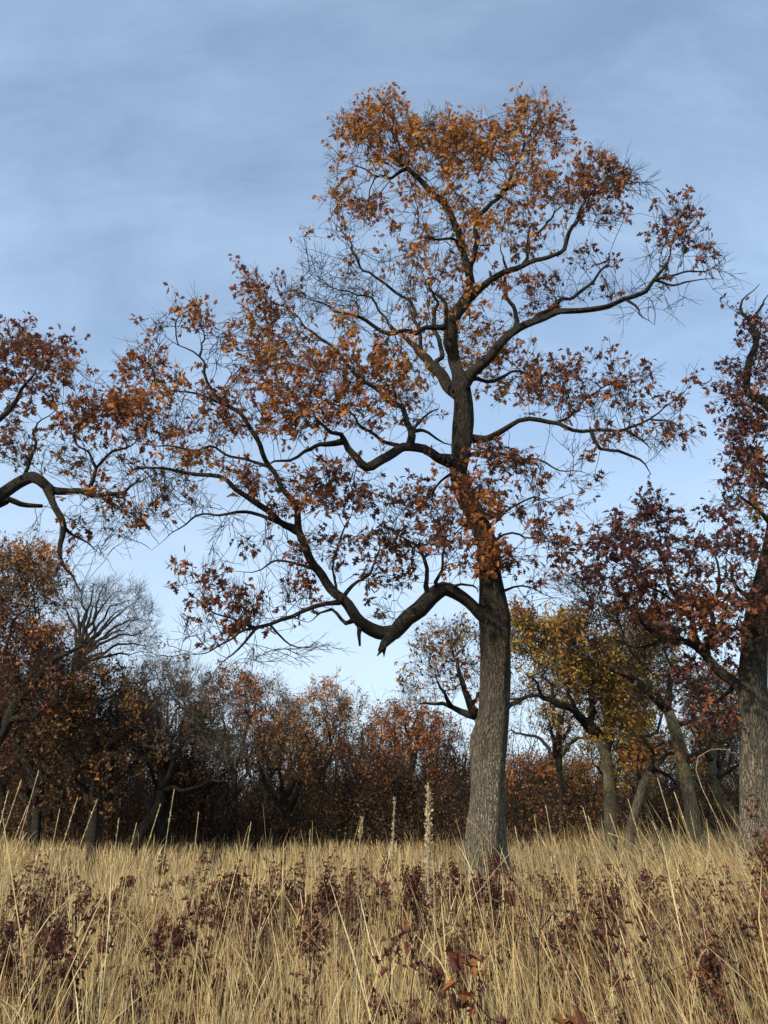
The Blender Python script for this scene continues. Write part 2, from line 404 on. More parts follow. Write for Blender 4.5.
    def build(s, name, label, cat, group, leaf_n=(4, 8), leaf_size=0.14, tip=0.0062, trunk_mat=None, limb_mat=None, twig_mat=None,
              tmpl=None, ex=2.15, tips=2, tipr=0.0048, tiplen=0.42, sides=40, split_limbs=True, leafmat=None, cl=0.16, lump=0.10, thin=1.0):
        rng = s.rng; s.radii(tip, ex)
        base = s.lines[0][1][0, :3].copy()
        root = empty(name, base, label, cat, group)
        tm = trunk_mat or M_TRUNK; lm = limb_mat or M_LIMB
        tb = MB(); first = True
        for nm, ln in s.lines:
            rmax = ln[:, 3].max(); k = int(np.clip(rmax * 110, 6, sides))
            P = ln[:, :3].copy()
            if nm == 'trunk' and first:
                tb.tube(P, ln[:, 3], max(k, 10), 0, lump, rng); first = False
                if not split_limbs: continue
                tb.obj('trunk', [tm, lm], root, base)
            elif split_limbs:
                m = MB(); m.tube(P, ln[:, 3], k, 0, lump if rmax > .03 else 0, rng); m.obj(nm, [lm], root, base)
            else:
                tb.tube(P, ln[:, 3], k, 1, lump if rmax > .05 else 0, rng)
        if not split_limbs: tb.obj('trunk', [tm, lm], root, base)
        cr = MB()
        for c in s.chains():
            P = s.G[c]; r = s.Rr[c].copy()
            if len(c) > 1: r[0] = min(r[0], r[1] * 1.25)
            k = 3 if r[1] < 0.012 else (5 if r[1] < 0.03 else 7)
            cr.tube(P, r, k, 0, cap=False)
        # leaf sprays and bare tips at every attractor
        H = s.G[s.hit]; A = s.A; n = len(A)
        hp = s.Gpar[s.hit]; d = H - s.G[np.where(hp < 0, 0, hp)]; d /= np.linalg.norm(d, axis=1)[:, None] + 1e-6
        far = np.linalg.norm(A - H, axis=1) > 1.2
        A = np.where(far[:, None], H + d * 0.2, A)
        cr.quick_tubes(H, A, tip, tipr, 0)
        ca = []; cb = []
        for _ in range(tips):
            v = rand_dir(rng, n) * 0.55 + d * 0.9 + np.array([0, 0, 0.12]); v /= np.linalg.norm(v, axis=1)[:, None]
            l = tiplen * rng.uniform(0.4, 1.3, (n, 1)); mid = A + v * l * .55
            v2 = v + rand_dir(rng, n) * 0.28; end = mid + v2 * l * .5
            cr.quick_tubes(A, mid, tipr, tipr * .85, 0); cr.quick_tubes(mid, end, tipr * .85, tipr * .55, 0)
            v3 = v + rand_dir(rng, n) * 0.7; cr.quick_tubes(mid, mid + v3 * l * .4, tipr * .8, tipr * .5, 0)
            ca.append(mid); cb.append(end)
        lf = rng.uniform(size=n) < s.leaf * thin
        for pl in np.unique(s.pal):
            idx = np.where(lf & (s.pal == pl))[0]
            if len(idx) == 0: continue
            cnt = rng.integers(leaf_n[0], leaf_n[1] + 1, len(idx)); rep = np.repeat(idx, cnt); m = len(rep)
            opts = np.stack([A] + ca + cb, 1)
            pick = rng.integers(0, opts.shape[1], (n, 2)); which = pick[rep, rng.integers(0, 2, m)]
            P = opts[rep, which] + rng.normal(size=(m, 3)) * cl * 0.3
            X = rand_dir(rng, m) + d[rep] * 0.3 + np.array([0, 0, -0.45]); Y = rand_dir(rng, m) + np.array([0, 0, 0.7])
            cr.leaves(P, X, Y, leaf_size * np.clip(rng.normal(1, .28, m), .45, 1.7), palette(rng, str(pl), m), tmpl or OAK, 1)
        cr.obj('crown', [twig_mat or M_TWIG, leafmat or M_LEAF], root, base)
        return root

# ------------------------------------------------------------------ the large oak
def ground_z(x, y):
    return 0.10 * np.sin(x * 0.11 + 1.3) * np.cos(y * 0.09) + 0.05 * np.sin(x * 0.43 + y * 0.31) + 0.012 * np.clip(x, -5, 12) * np.clip((y - 5) / 15, 0, 1)

t = Tree(14.5, 11)
t.trunk([(487, 925, 31), (486, 895, 24.5), (486, 865, 20.8), (487, 830, 19.3), (488, 790, 18.6), (489, 752, 18.6), (489.5, 738, 18.8), (492, 724, 16.2), (495, 690, 14.3), (496, 660, 15.2),
         (496, 638, 16.3), (496, 618, 16.5), (493, 600, 14), (490, 580, 11.6), (488, 560, 10.8), (485, 540, 10.3), (476, 515, 10), (465, 494, 9.6), (459, 474, 9),
         (462, 451, 9), (463, 425, 10), (463, 402, 9.6), (461, 386, 9)], -0.4)
limbs_main = [
 # leader and its forks
 (-0.6, [(461, 390, 8), (457, 373, 7.3), (453, 354, 6.8), (451, 336, 6.6), (456, 318, 6.5), (466, 300, 6), (470, 284, 5), (466, 266, 4.5), (464, 250, 4.2), (461, 232, 4), (449, 214, 3.6), (439, 201, 3.4), (423, 186, 3), (408, 171, 2.4), (401, 150, 1.7), (390, 130, 1.3), (382, 111, .8)]),
 (0.8, [(408, 172, 2), (388, 176, 1.6), (366, 172, 1.2), (345, 160, .8)]),
 (0.5, [(468, 278, 3), (474, 243, 2.8), (477, 224, 2.6), (489, 206, 2.5), (500, 198, 2.2), (510, 178, 1.8), (517, 158, 1.5), (532, 131, 1.1), (544, 107, .7)]),
 (-0.5, [(500, 199, 1.8), (512, 188, 1.5), (520, 184, 1.2)]),
 (-1.0, [(468, 250, 2.2), (452, 240, 1.8), (438, 236, 1.5), (420, 240, 1.1)]),
 (-0.9, [(462, 376, 4), (453, 358, 3.6), (444, 345, 2.6), (443, 329, 2.6), (444, 305, 2.4), (434, 289, 1.8), (424, 280, 1.2)]),
 (-1.5, [(444, 328, 3), (428, 328, 2.8), (410, 333, 2.6), (392, 332, 2.3), (368, 319, 2), (348, 314, 1.6), (319, 306, 1.2), (293, 296, .8)]),
 (0.7, [(392, 332, 1.7), (375, 306, 1.5), (352, 295, 1.1), (330, 285, .8), (312, 270, .6)]),
 (1.6, [(462, 396, 6.5), (447, 388, 6), (437, 370, 5.2), (424, 355, 4.2), (410, 343, 3), (398, 335, 2.2), (384, 322, 1.4)]),
 (1.0, [(436, 366, 3), (440, 350, 2.6), (437, 330, 2.4), (434, 305, 1.8), (428, 280, 1.2)]),
 (1.2, [(424, 352, 2.3), (418, 325, 2.2), (409, 305, 2), (394, 289, 1.9), (377, 275, 1.6), (359, 262, 1.3), (346, 241, 1), (335, 222, .7)]),
 (-1.0, [(468, 302, 4.6), (486, 284, 4), (504, 274, 3.6), (522, 266, 3.2), (541, 258, 2.8), (556, 254, 2.6), (563, 242, 2.3), (572, 229, 2), (580, 219, 1.8), (586, 207, 1.4), (595, 187, .9)]),
 (0.9, [(522, 266, 2.0), (532, 240, 1.7), (546, 224, 1.3), (566, 200, .9)]),
 (-0.8, [(592, 192, 1.1), (610, 190, 1), (630, 184, .8), (650, 182, .5)]),
 (-1.9, [(464, 384, 7), (474, 372, 6.4), (486, 360, 5.6), (504, 339, 5), (515, 331, 4.8), (530, 323, 4.2), (546, 317, 3.8), (567, 311, 3.4), (587, 308, 3.1), (615, 303, 2.8), (630, 297, 2.5), (646, 290, 2.3), (653, 280, 2), (663, 270, 1.6), (672, 252, 1.1), (680, 236, .8)]),
 (-0.3, [(655, 278, 1.6), (675, 275, 1.3), (700, 270, 1), (720, 262, .7)]),
 (0.5, [(655, 279, 1.3), (690, 283, 1), (722, 279, .5)]),
 (-0.4, [(625, 300, 1.3), (640, 310, 1), (655, 325, .6)]),
 (1.0, [(533, 321, 2.6), (548, 308, 2.4), (569, 295, 2), (593, 284, 1.6), (605, 262, 1.1), (612, 250, .8)]),
 (0.4, [(513, 331, 3), (516, 320, 3), (512, 309, 2.7), (507, 297, 2.2), (507, 276, 1.7), (505, 255, 1.3), (500, 237, .9)]),
 # middle limbs
 (-1.6, [(458, 462, 6.5), (447, 460, 5.8), (436, 456, 5.2), (421, 450, 5), (402, 450, 5), (384, 459, 4.8), (367, 467, 4.6), (358, 457, 3.9), (348, 444, 3.4), (344, 431, 2.6), (332, 431, 2.2), (319, 421, 1.8), (309, 408, 1.4), (300, 398, .9)]),
 (-0.8, [(347, 443, 3), (327, 445, 2.5), (306, 454, 2.1), (280, 461, 1.7), (262, 466, 1.2), (240, 470, .8)]),
 (0.8, [(410, 449, 4), (412, 437, 3.9), (410, 425, 3.6), (405, 411, 3.2), (395, 404, 2.8), (384, 400, 2.6), (370, 385, 2.4), (353, 366, 2.2), (332, 349, 1.9), (314, 336, 1.6), (300, 322, 1.2), (290, 306, .8)]),
 (0.4, [(411, 432, 1.8), (428, 430, 1.6), (440, 438, 1.2), (454, 444, 1)]),
 (1.0, [(412, 430, 1.8), (420, 420, 1.5), (430, 414, 1.2), (442, 408, .8)]),
 (-0.6, [(402, 450, 2.4), (389, 441, 2.2), (376, 434, 2.1), (361, 428, 1.9), (354, 416, 1.6), (341, 408, 1.3), (325, 400, .9)]),
 # low limb with its elbow and broken end
 (-1.5, [(490, 622, 9), (481, 613, 7.6), (470, 604, 7.2), (457, 594, 7.6), (444, 589, 8.2), (431, 597, 8.8), (420, 609, 8.8), (407, 619, 7.8), (395, 632, 7.8), (383, 633, 7.2), (369, 629, 6.8), (355, 615, 6), (342, 598, 5.4), (328, 582, 5), (314, 561, 4.8), (304, 544, 4.6), (298, 531, 4.4), (296, 515, 3.6), (284, 494, 3.2), (272, 468, 2.9), (258, 443, 2.6), (246, 421, 2.4), (229, 406, 2.1), (215, 392, 1.8), (204, 375, 1.5), (196, 355, 1.2), (177, 343, .9), (157, 326, .5)]),
 (-0.1, [(390, 636, 6.5), (384, 644, 4.8), (380, 651, 3.2)]),
 (-0.1, [(385, 645, 3), (380, 652, 1.6), (377, 656, .5)]), (0.1, [(386, 645, 3), (384, 652, 1.5), (384, 657, .4)]),
 (0.0, [(360, 622, 3.2), (359, 634, 2.2), (360, 646, 1.3)]),
 (-1.3, [(298, 532, 4.2), (290, 526, 3.4), (275, 515, 3.3), (255, 503, 3.1), (235, 492, 2.8), (215, 480, 2.4), (192, 472, 2.1), (163, 467, 1.7), (137, 469, 1.3), (120, 477, .8)]),
 (0.8, [(292, 530, 2.6), (272, 520, 2.3), (246, 512, 2), (228, 511, 1.6), (205, 516, 1.3), (178, 528, 1), (149, 552, .5)]),
 (0.9, [(272, 468, 2.1), (257, 462, 1.8), (229, 457, 1.6), (197, 450, 1.4), (169, 446, 1.1), (137, 440, .8)]),
 (-0.8, [(230, 407, 1.5), (205, 400, 1.2), (180, 395, .9), (152, 392, .6)]),
 (0.8, [(196, 356, 1.2), (205, 335, 1), (203, 318, .7)]),
 (-1.5, [(344, 601, 3.5), (338, 603, 3), (325, 605, 2.8), (306, 609, 2.6), (283, 618, 2.6), (262, 626, 2.3), (246, 638, 1.8), (232, 655, 1.4), (212, 676, .9)]),
 (0.6, [(262, 626, 1.8), (246, 630, 1.6), (226, 636, 1.3), (200, 655, .9), (175, 660, .5)]),
 (-0.7, [(256, 628, 1.6), (238, 622, 1.3), (220, 612, 1.1), (204, 600, .8), (189, 590, .5)]),
 (0.5, [(270, 623, 1.2), (285, 640, 1), (305, 650, .7), (320, 644, .5)]),
 (0.8, [(357, 620, 3), (345, 622, 2.6), (332, 614, 2.2), (320, 617, 1.6), (304, 620, 1)]),
 (-0.8, [(320, 570, 1.9), (305, 566, 1.7), (280, 563, 1.5), (257, 569, 1.2), (240, 572, .9), (226, 572, .6)]),
 (0.6, [(427, 598, 3), (426, 585, 2.8), (426, 571, 2.4), (421, 556, 1.8), (416, 548, 1.6), (396, 538, 1.2), (379, 527, .8)]),
 (-0.7, [(440, 592, 2.4), (436, 582, 2), (443, 571, 1.8), (446, 558, 1.3), (455, 543, .9)]),
 (-0.5, [(445, 590, 2.2), (461, 583, 1.7), (472, 586, 1.4), (480, 596, 1)]),
 (0.5, [(345, 600, 2), (355, 578, 1.7), (369, 568, 1.4), (379, 551, 1.1), (392, 530, .7)]),
 (-0.6, [(340, 595, 1.4), (338, 560, 1.2), (345, 530, 1), (352, 500, .6)]),
 # right limbs
 (-1.6, [(466, 440, 5), (478, 439, 4.4), (488, 438, 4), (498, 434, 3.6), (509, 426, 3.2), (521, 423, 3), (539, 423, 2.8), (557, 424, 2.6), (573, 428, 2.5), (589, 433, 2.3), (606, 431, 2), (626, 426, 1.7), (643, 421, 1.3), (660, 414, 1), (677, 398, .8), (692, 387, .5)]),
 (0.3, [(588, 433, 2), (599, 447, 1.8), (616, 452, 1.7), (636, 460, 1.4), (655, 472, 1)]),
 (0.9, [(557, 424, 1.8), (578, 411, 1.5), (595, 397, 1.2), (620, 380, .8), (640, 372, .5)]),
 (-0.4, [(624, 427, 1.3), (634, 438, 1.1), (648, 449, .8)]),
 (-0.6, [(645, 421, 1.1), (665, 425, .9), (684, 430, .5)]),
 (-1.0, [(468, 456, 2.4), (495, 454, 1.7), (528, 457, 1.4), (548, 462, 1.1), (572, 472, .9), (592, 482, .5)]),
 (-1.1, [(481, 528, 2.4), (494, 520, 1.4), (505, 508, 1.2), (530, 500, 1), (556, 500, .6)]),
 (-1.3, [(488, 545, 2.4), (500, 536, 1.4), (515, 534, 1.3), (540, 538, 1), (562, 545, .6)]),
 (0.6, [(466, 384, 3.5), (476, 378, 2.6), (490, 378, 2.2), (505, 372, 1.7), (530, 375, 1.3), (560, 380, .9)]),
 (-0.9, [(503, 592, 2.4), (520, 588, 1.2), (540, 592, 1), (562, 600, .6)]),
 (0.9, [(455, 470, 1.8), (440, 485, 1.3), (436, 505, 1.1), (445, 525, .8)]),
]
for e, pts in limbs_main: t.limb(e, [(a, b, c * (.9 if c > 3 else .84)) for a, b, c in pts])
O, RU, RD, TW = 'orange', 'rust', 'red', 'red'
t.blobs([
 (384, 107, 22, 17, 40, 1, O), (360, 127, 22, 16, 34, 1, O), (348, 162, 16, 14, 12, .8, O), (388, 145, 32, 20, 56, 1, O), (430, 133, 36, 20, 62, 1, O), (478, 133, 34, 20, 60, 1, O),
 (530, 113, 26, 17, 40, 1, O), (548, 130, 18, 18, 24, 1, RU), (515, 148, 32, 22, 50, .95, O), (465, 165, 45, 20, 62, .95, O), (415, 170, 35, 18, 32, .8, O), (352, 196, 26, 15, 28, .9, O), (375, 208, 20, 14, 20, .9, RU),
 (440, 212, 42, 22, 44, .9, O), (500, 212, 36, 28, 48, .95, O), (525, 180, 26, 18, 24, .9, O), (452, 243, 40, 22, 40, .9, O), (350, 236, 22, 12, 10, .5, RU), (438, 272, 40, 20, 36, .85, O), (310, 232, 8, 6, 3, .8, RU),
 (600, 172, 26, 16, 34, 1, RU), (585, 198, 32, 18, 36, .9, RU), (606, 215, 22, 14, 16, .8, RD), (556, 190, 22, 15, 22, .9, RU), (540, 240, 34, 22, 22, .6, RU), (600, 190, 40, 20, 14, .8, RU),
 (512, 285, 34, 18, 16, .55, RU), (558, 290, 36, 18, 26, .6, RD), (596, 265, 18, 14, 10, .7, RD), (610, 292, 14, 10, 8, .5, RD), (540, 312, 30, 10, 8, .3, RD),
 (676, 228, 24, 18, 26, .95, RD), (700, 250, 20, 12, 13, .8, RD), (658, 255, 14, 10, 8, .7, RD), (712, 275, 18, 14, 10, .1, RD), (640, 300, 30, 16, 10, .1, RD), (655, 290, 30, 10, 8, .05, RD),
 (478, 342, 34, 30, 50, .97, O, 1.4), (505, 372, 34, 24, 40, .97, O, 1.0), (430, 305, 26, 32, 36, .85, O, .6), (455, 310, 16, 26, 12, .7, O),
 (545, 378, 32, 20, 38, .92, RU), (590, 380, 34, 18, 36, .85, RD), (632, 388, 30, 20, 24, .7, RD), (560, 405, 40, 14, 20, .6, RD), (608, 410, 36, 14, 22, .6, RD), (678, 402, 16, 16, 8, .5, RD), (670, 430, 22, 9, 14, .7, RD), (620, 440, 36, 10, 12, .3, RD), (690, 385, 6, 6, 2, 1, RD), (648, 372, 12, 8, 5, .8, RD), (640, 440, 34, 10, 12, .1, RD),
 (500, 455, 26, 13, 26, .9, RD), (520, 470, 26, 12, 16, .8, RD), (570, 455, 18, 12, 6, .4, RD), (548, 478, 30, 10, 8, .2, RD), (585, 480, 16, 10, 6, .2, RD), (552, 505, 22, 8, 12, .8, RD), (508, 512, 14, 10, 9, .9, RD), (558, 545, 18, 12, 16, .95, RD), (540, 530, 16, 10, 8, .7, RD), (515, 560, 16, 12, 8, .6, RD), (530, 610, 26, 10, 6, 0, RD), (545, 575, 22, 14, 6, .3, RD),
 (480, 508, 22, 14, 30, 1, RU, -.7), (470, 490, 18, 10, 14, 1, RU, -.7), (484, 535, 16, 12, 14, 1, RU, -.7), (492, 566, 17, 9, 20, 1, RU, -.8), (456, 464, 12, 10, 7, .9, RU, -.6), (484, 452, 12, 10, 7, .9, RD, -.5), (440, 452, 12, 6, 3, .9, RD, -.4),
 (392, 352, 24, 20, 38, .95, O), (368, 382, 30, 18, 46, .97, RU), (400, 402, 20, 13, 18, .9, O), (330, 378, 28, 18, 40, .95, RU), (300, 352, 30, 20, 42, .95, O), (272, 305, 26, 22, 44, .97, RU), (255, 287, 12, 10, 12, 1, RU), (290, 330, 16, 14, 10, .9, RU), (262, 338, 26, 20, 36, .92, O),
 (332, 408, 32, 16, 34, .93, RU), (288, 398, 28, 18, 30, .9, RU), (245, 372, 22, 18, 22, .85, RU), (342, 322, 14, 14, 14, .9, O), (318, 425, 28, 14, 14, .8, RU), (378, 425, 30, 14, 18, .7, RU), (428, 375, 16, 20, 8, .6, O), (425, 412, 20, 14, 10, .6, RU),
 (195, 318, 16, 13, 14, .85, RU), (212, 330, 14, 12, 10, .8, RU), (165, 325, 14, 10, 7, .5, RD), (150, 370, 22, 14, 26, .92, RU), (175, 385, 18, 12, 12, .8, O), (205, 400, 18, 14, 12, .6, RU), (235, 400, 18, 16, 14, .7, RU), (222, 425, 26, 14, 18, .6, RU), (255, 425, 20, 14, 16, .8, RU), (285, 430, 20, 12, 14, .85, RU), (200, 445, 24, 14, 16, .7, RU), (190, 455, 20, 8, 10, .8, O), (145, 425, 26, 18, 18, .9, RU), (175, 480, 22, 12, 12, .4, 'brown'), (230, 470, 24, 14, 16, .5, RU), (262, 480, 22, 14, 16, .6, RD),
 (325, 475, 28, 16, 24, .85, RD), (300, 500, 24, 16, 22, .85, RU), (345, 505, 26, 16, 22, .85, RD), (375, 490, 18, 12, 10, .8, RD), (405, 510, 24, 16, 22, .9, RD), (430, 495, 16, 12, 12, .9, RU), (440, 535, 26, 18, 28, .9, RD), (405, 548, 24, 16, 28, .9, RD), (455, 560, 14, 14, 12, .9, RU), (365, 540, 22, 14, 14, .75, RD), (325, 545, 22, 16, 18, .7, RD), (300, 560, 18, 12, 10, .6, RD), (378, 575, 20, 12, 14, .8, RD), (400, 585, 14, 10, 6, .7, RD), (392, 612, 12, 8, 6, .8, RD, .3), (335, 580, 10, 14, 6, .6, RD), (295, 590, 16, 12, 12, .7, RD), (300, 625, 10, 8, 2, .5, RD), (275, 540, 14, 10, 6, .4, RD), (252, 535, 14, 8, 6, .7, RD), (285, 510, 20, 8, 9, .5, RD), (440, 515, 40, 10, 14, .85, RD),
 (245, 607, 18, 12, 17, .95, RD), (225, 600, 16, 10, 9, .9, RD), (205, 590, 14, 9, 8, .8, RD), (200, 577, 9, 6, 5, 1, RD), (180, 578, 8, 12, 4, .6, RD), (215, 632, 20, 12, 12, .4, RD), (190, 640, 16, 14, 7, .3, RD), (255, 622, 16, 10, 12, .9, RD), (170, 655, 14, 10, 5, .1, RD), (265, 655, 26, 12, 10, 0, RD), (310, 648, 24, 9, 7, 0, RD), (225, 560, 10, 14, 3, 0, RD), (268, 600, 10, 22, 5, .1, RD), (305, 600, 22, 8, 6, .5, RD),
 # bare sprays
 (330, 290, 36, 20, 44, 0, RD), (315, 262, 18, 14, 14, 0, RD), (345, 305, 40, 14, 26, 0, RD), (360, 270, 26, 16, 20, .15, RU), (385, 300, 30, 22, 26, .15, RU), (345, 250, 20, 20, 12, .2, RU), (400, 265, 20, 20, 12, .2, O),
 (628, 183, 20, 12, 22, .02, RD), (620, 170, 14, 8, 8, 0, RD), (160, 480, 30, 14, 22, .2, RD), (185, 500, 30, 12, 22, .05, RD), (145, 515, 22, 12, 14, 0, RD), (150, 345, 12, 10, 5, .1, RD), (212, 545, 8, 6, 2, 0, RD), (228, 520, 20, 8, 8, .05, RD), (130, 470, 20, 14, 12, .3, RD), (215, 360, 14, 20, 9, .3, RU), (170, 415, 16, 12, 8, .3, RU), (125, 540, 12, 14, 4, 0, RD), (225, 340, 8, 10, 4, .2, RU)],
 spread=0.75, dens=1.3)
t.grow(kill=0.26, infl=2.2, iters=80)
t.build('oak_tree', 'tallest oak in the centre with orange-brown leaves and a low crooked limb reaching left', 'tree', None, leaf_n=(5, 11), leaf_size=0.14, sides=56, tips=3, lump=.19, thin=.8)

# ------------------------------------------------------------------ oak leaning in from the left edge
t = Tree(15.5, 21)
t.trunk([(-190, 925, 24), (-188, 860, 19), (-182, 780, 17), (-172, 700, 15), (-160, 640, 14), (-140, 590, 12), (-118, 555, 10)])
for e, pts in [
 (-0.8, [(-120, 558, 9), (-80, 530, 8), (-40, 512, 7), (0, 495, 6), (16, 482, 5.6), (33, 477, 5.4), (44, 484, 5), (54, 492, 4.2), (66, 492, 3.6), (82, 492, 3), (101, 495, 2.4), (118, 492, 1.7), (140, 480, 1.1), (160, 474, .7)]),
 (-0.5, [(50, 490, 4), (54, 502, 3.4), (60, 514, 3.2), (64, 525, 3), (62, 539, 2.4), (60, 556, 1.9), (66, 570, 1.4), (76, 590, .9), (86, 610, .5)]),
 (0.5, [(-30, 508, 5), (0, 506, 3.6), (10, 500, 3), (22, 503, 2.6), (40, 506, 1.8)]),
 (0.4, [(84, 492, 2), (98, 470, 1.8), (112, 460, 1.5), (128, 448, 1.1), (150, 430, .7)]),
 (0.6, [(96, 470, 1.4), (84, 452, 1.2), (76, 430, .9), (90, 415, .6)]),
 (-0.6, [(-60, 522, 5), (-40, 480, 4), (-15, 440, 3.2), (8, 410, 2.5), (25, 385, 1.7), (45, 360, 1)]),
 (1.0, [(-100, 545, 6), (-80, 480, 5), (-50, 420, 4), (-20, 380, 3), (5, 352, 2), (20, 336, 1)]),
 (0.5, [(20, 480, 2), (30, 455, 1.6), (36, 430, 1.2), (60, 405, .8)]),
 (0.5, [(64, 530, 1.5), (80, 540, 1.1), (98, 555, .7)]),
 (-1.0, [(-130, 580, 7), (-180, 520, 5), (-220, 460, 3), (-240, 400, 1.5)])]:
    t.limb(e, pts)
t.blobs([
 (15, 345, 26, 15, 60, .97, RD), (45, 358, 24, 14, 44, .97, RD), (68, 372, 12, 9, 16, .9, RU), (15, 378, 26, 16, 34, .9, RD), (35, 400, 28, 12, 22, .7, RD), (8, 430, 14, 14, 20, .7, RD), (-40, 380, 40, 40, 60, .9, RD), (-40, 450, 40, 30, 40, .8, RD),
 (68, 424, 20, 10, 22, .95, RU), (95, 410, 26, 14, 46, .97, RU), (130, 405, 26, 15, 50, .97, RU), (150, 425, 22, 16, 30, .9, RU), (100, 440, 30, 10, 14, .6, RD), (75, 395, 12, 10, 8, .5, RU), (90, 385, 20, 10, 6, .2, RU), (120, 430, 22, 12, 14, .8, RU),
 (90, 490, 14, 10, 14, .9, RU), (108, 500, 16, 8, 12, .7, RD), (130, 512, 14, 8, 12, .8, RU), (150, 505, 12, 9, 8, .6, RD), (55, 460, 34, 16, 40, .2, 'brown'), (20, 455, 22, 16, 26, .2, RD), (100, 470, 30, 16, 22, .25, RD),
 (75, 525, 12, 12, 10, .6, RD), (95, 540, 20, 20, 22, .02, RD), (70, 555, 16, 14, 10, .05, RD), (85, 515, 24, 10, 14, .1, RD), (35, 525, 14, 14, 7, 0, RD), (120, 525, 24, 14, 14, .05, RD), (75, 590, 10, 14, 4, 0, RD), (155, 485, 14, 20, 12, .2, RD),
 (-220, 420, 40, 60, 60, .9, RD)], spread=0.8, dens=1.1)
t.grow(kill=0.27, infl=2.2, iters=70)
t.build('oak_tree', 'rust-leaved oak whose dark drooping limb reaches in from the left edge', 'tree', None, leaf_n=(4, 9), leaf_size=0.155, sides=32)

# ------------------------------------------------------------------ oak at the right edge
t = Tree(15.0, 31)
t.trunk([(759, 925, 23), (758, 890, 20), (758, 855, 18), (758, 820, 16.8), (757, 780, 15.8), (756, 740, 15), (755, 710, 14.6), (753, 685, 13), (753, 655, 11.8), (755, 630, 11), (758, 608, 10.2), (763, 585, 9.4), (770, 560, 9), (776, 530, 8.6), (784, 495, 8)], -0.2)
for e, pts in [
 (0.2, [(753, 704, 6), (746, 697, 5.6), (738, 683, 5.2), (722, 670, 4.8), (709, 656, 4.3), (695, 645, 3.8), (679, 642, 3.1), (663, 641, 2.4), (648, 630, 1.7), (632, 612, 1.2), (618, 590, .8)]),
 (0.8, [(698, 648, 2.8), (690, 620, 2.3), (676, 590, 2), (664, 560, 1.6), (656, 535, 1.2), (652, 510, .8)]),
 (-0.8, [(710, 657, 2.6), (712, 625, 2.2), (718, 590, 1.7), (712, 560, 1.3), (700, 545, .8)]),
 (-0.5, [(690, 620, 1.7), (665, 600, 1.5), (640, 580, 1.2), (615, 560, .8), (592, 542, .5)]),
 (0.6, [(668, 641, 1.8), (645, 645, 1.4), (610, 640, 1)]),
 (0.8, [(736, 682, 2), (720, 700, 1.6), (705, 712, 1.1)]),
 (-0.9, [(757, 608, 2.5), (742, 590, 1.8), (735, 570, 1.2), (722, 548, .8)]),
 (-0.8, [(784, 497, 7), (790, 450, 6), (782, 425, 5.4), (768, 407, 4.4), (757, 400, 4), (746, 386, 3.4), (747, 363, 3), (754, 345, 2.8), (749, 324, 2.3), (743, 310, 1.8), (748, 298, 1.4), (763, 286, .9)], ),
 (0.2, [(751, 330, 1.7), (760, 312, 1.4), (768, 298, 1.1), (776, 285, .8)]),
 (1.0, [(790, 455, 6), (810, 400, 5), (820, 350, 4), (815, 300, 2.6), (830, 250, 1.2)]),
 (0.5, [(783, 500, 5), (765, 480, 3), (750, 465, 2), (738, 450, 1.2)]),
 (0.5, [(806, 410, 3), (785, 370, 2.2), (765, 345, 1.5), (755, 330, 1)]),
 (-0.5, [(776, 528, 3), (762, 510, 2), (748, 500, 1.4), (732, 498, .8)])]:
    t.limb(e, pts)
MA = 'maroon'
t.blobs([
 (655, 508, 14, 11, 24, 1, MA), (668, 520, 14, 12, 16, 1, MA), (645, 530, 18, 12, 24, .97, MA), (602, 538, 14, 9, 14, .97, MA), (625, 535, 16, 9, 16, .97, MA), (605, 555, 18, 12, 22, .97, MA), (640, 555, 26, 14, 40, .97, MA), (672, 548, 18, 12, 24, .97, MA),
 (592, 572, 12, 10, 10, .9, MA), (620, 582, 28, 14, 40, .95, MA), (660, 580, 28, 15, 44, .97, RD), (698, 575, 22, 14, 26, .9, MA), (700, 545, 18, 8, 12, .95, MA), (730, 548, 18, 10, 24, .95, MA), (755, 552, 14, 9, 14, .95, RD), (740, 575, 20, 12, 18, .8, MA),
 (595, 600, 12, 10, 10, .8, MA), (640, 608, 26, 13, 36, .95, RD), (680, 608, 28, 15, 46, .97, RD), (720, 605, 26, 15, 44, .97, RD, -.4), (750, 600, 16, 10, 14, .95, RD, -.7), (765, 575, 10, 8, 5, 1, RD, -.7), (700, 632, 28, 12, 34, .95, RD), (735, 630, 20, 14, 30, .95, RD, -.4), (660, 630, 22, 10, 14, .8, MA), (757, 630, 10, 8, 8, 1, RD, -.7),
 (690, 665, 18, 12, 22, .95, 'maroon', .3), (718, 655, 16, 8, 8, .8, MA), (712, 690, 16, 12, 16, .9, RD), (690, 700, 14, 10, 10, .9, MA), (727, 712, 14, 12, 20, .95, RD), (705, 720, 12, 9, 8, .9, RD), (640, 665, 16, 8, 5, .6, MA),
 (755, 330, 16, 18, 30, .95, MA), (758, 362, 14, 16, 26, .95, MA), (738, 372, 10, 9, 12, .95, MA), (732, 392, 14, 10, 18, .95, MA), (752, 398, 14, 12, 20, .95, RD), (740, 415, 14, 8, 14, .95, MA), (758, 425, 14, 14, 28, .97, RD), (735, 432, 9, 8, 8, .8, MA), (742, 455, 16, 12, 30, .97, RD), (758, 470, 12, 14, 30, .97, 'brown'), (738, 480, 12, 12, 20, .95, MA), (735, 500, 14, 10, 14, .85, MA), (755, 505, 14, 12, 20, .95, 'brown'), (740, 532, 8, 5, 6, .9, MA), (760, 530, 10, 8, 8, .6, MA), (709, 513, 5, 4, 4, 1, MA), (722, 508, 12, 5, 4, .4, MA),
 (800, 350, 26, 60, 90, .95, RD), (800, 450, 22, 50, 70, .95, RD), (830, 280, 30, 40, 40, .9, RD)], spread=0.85, dens=1.08)
t.grow(kill=0.25, infl=2.2, iters=70)
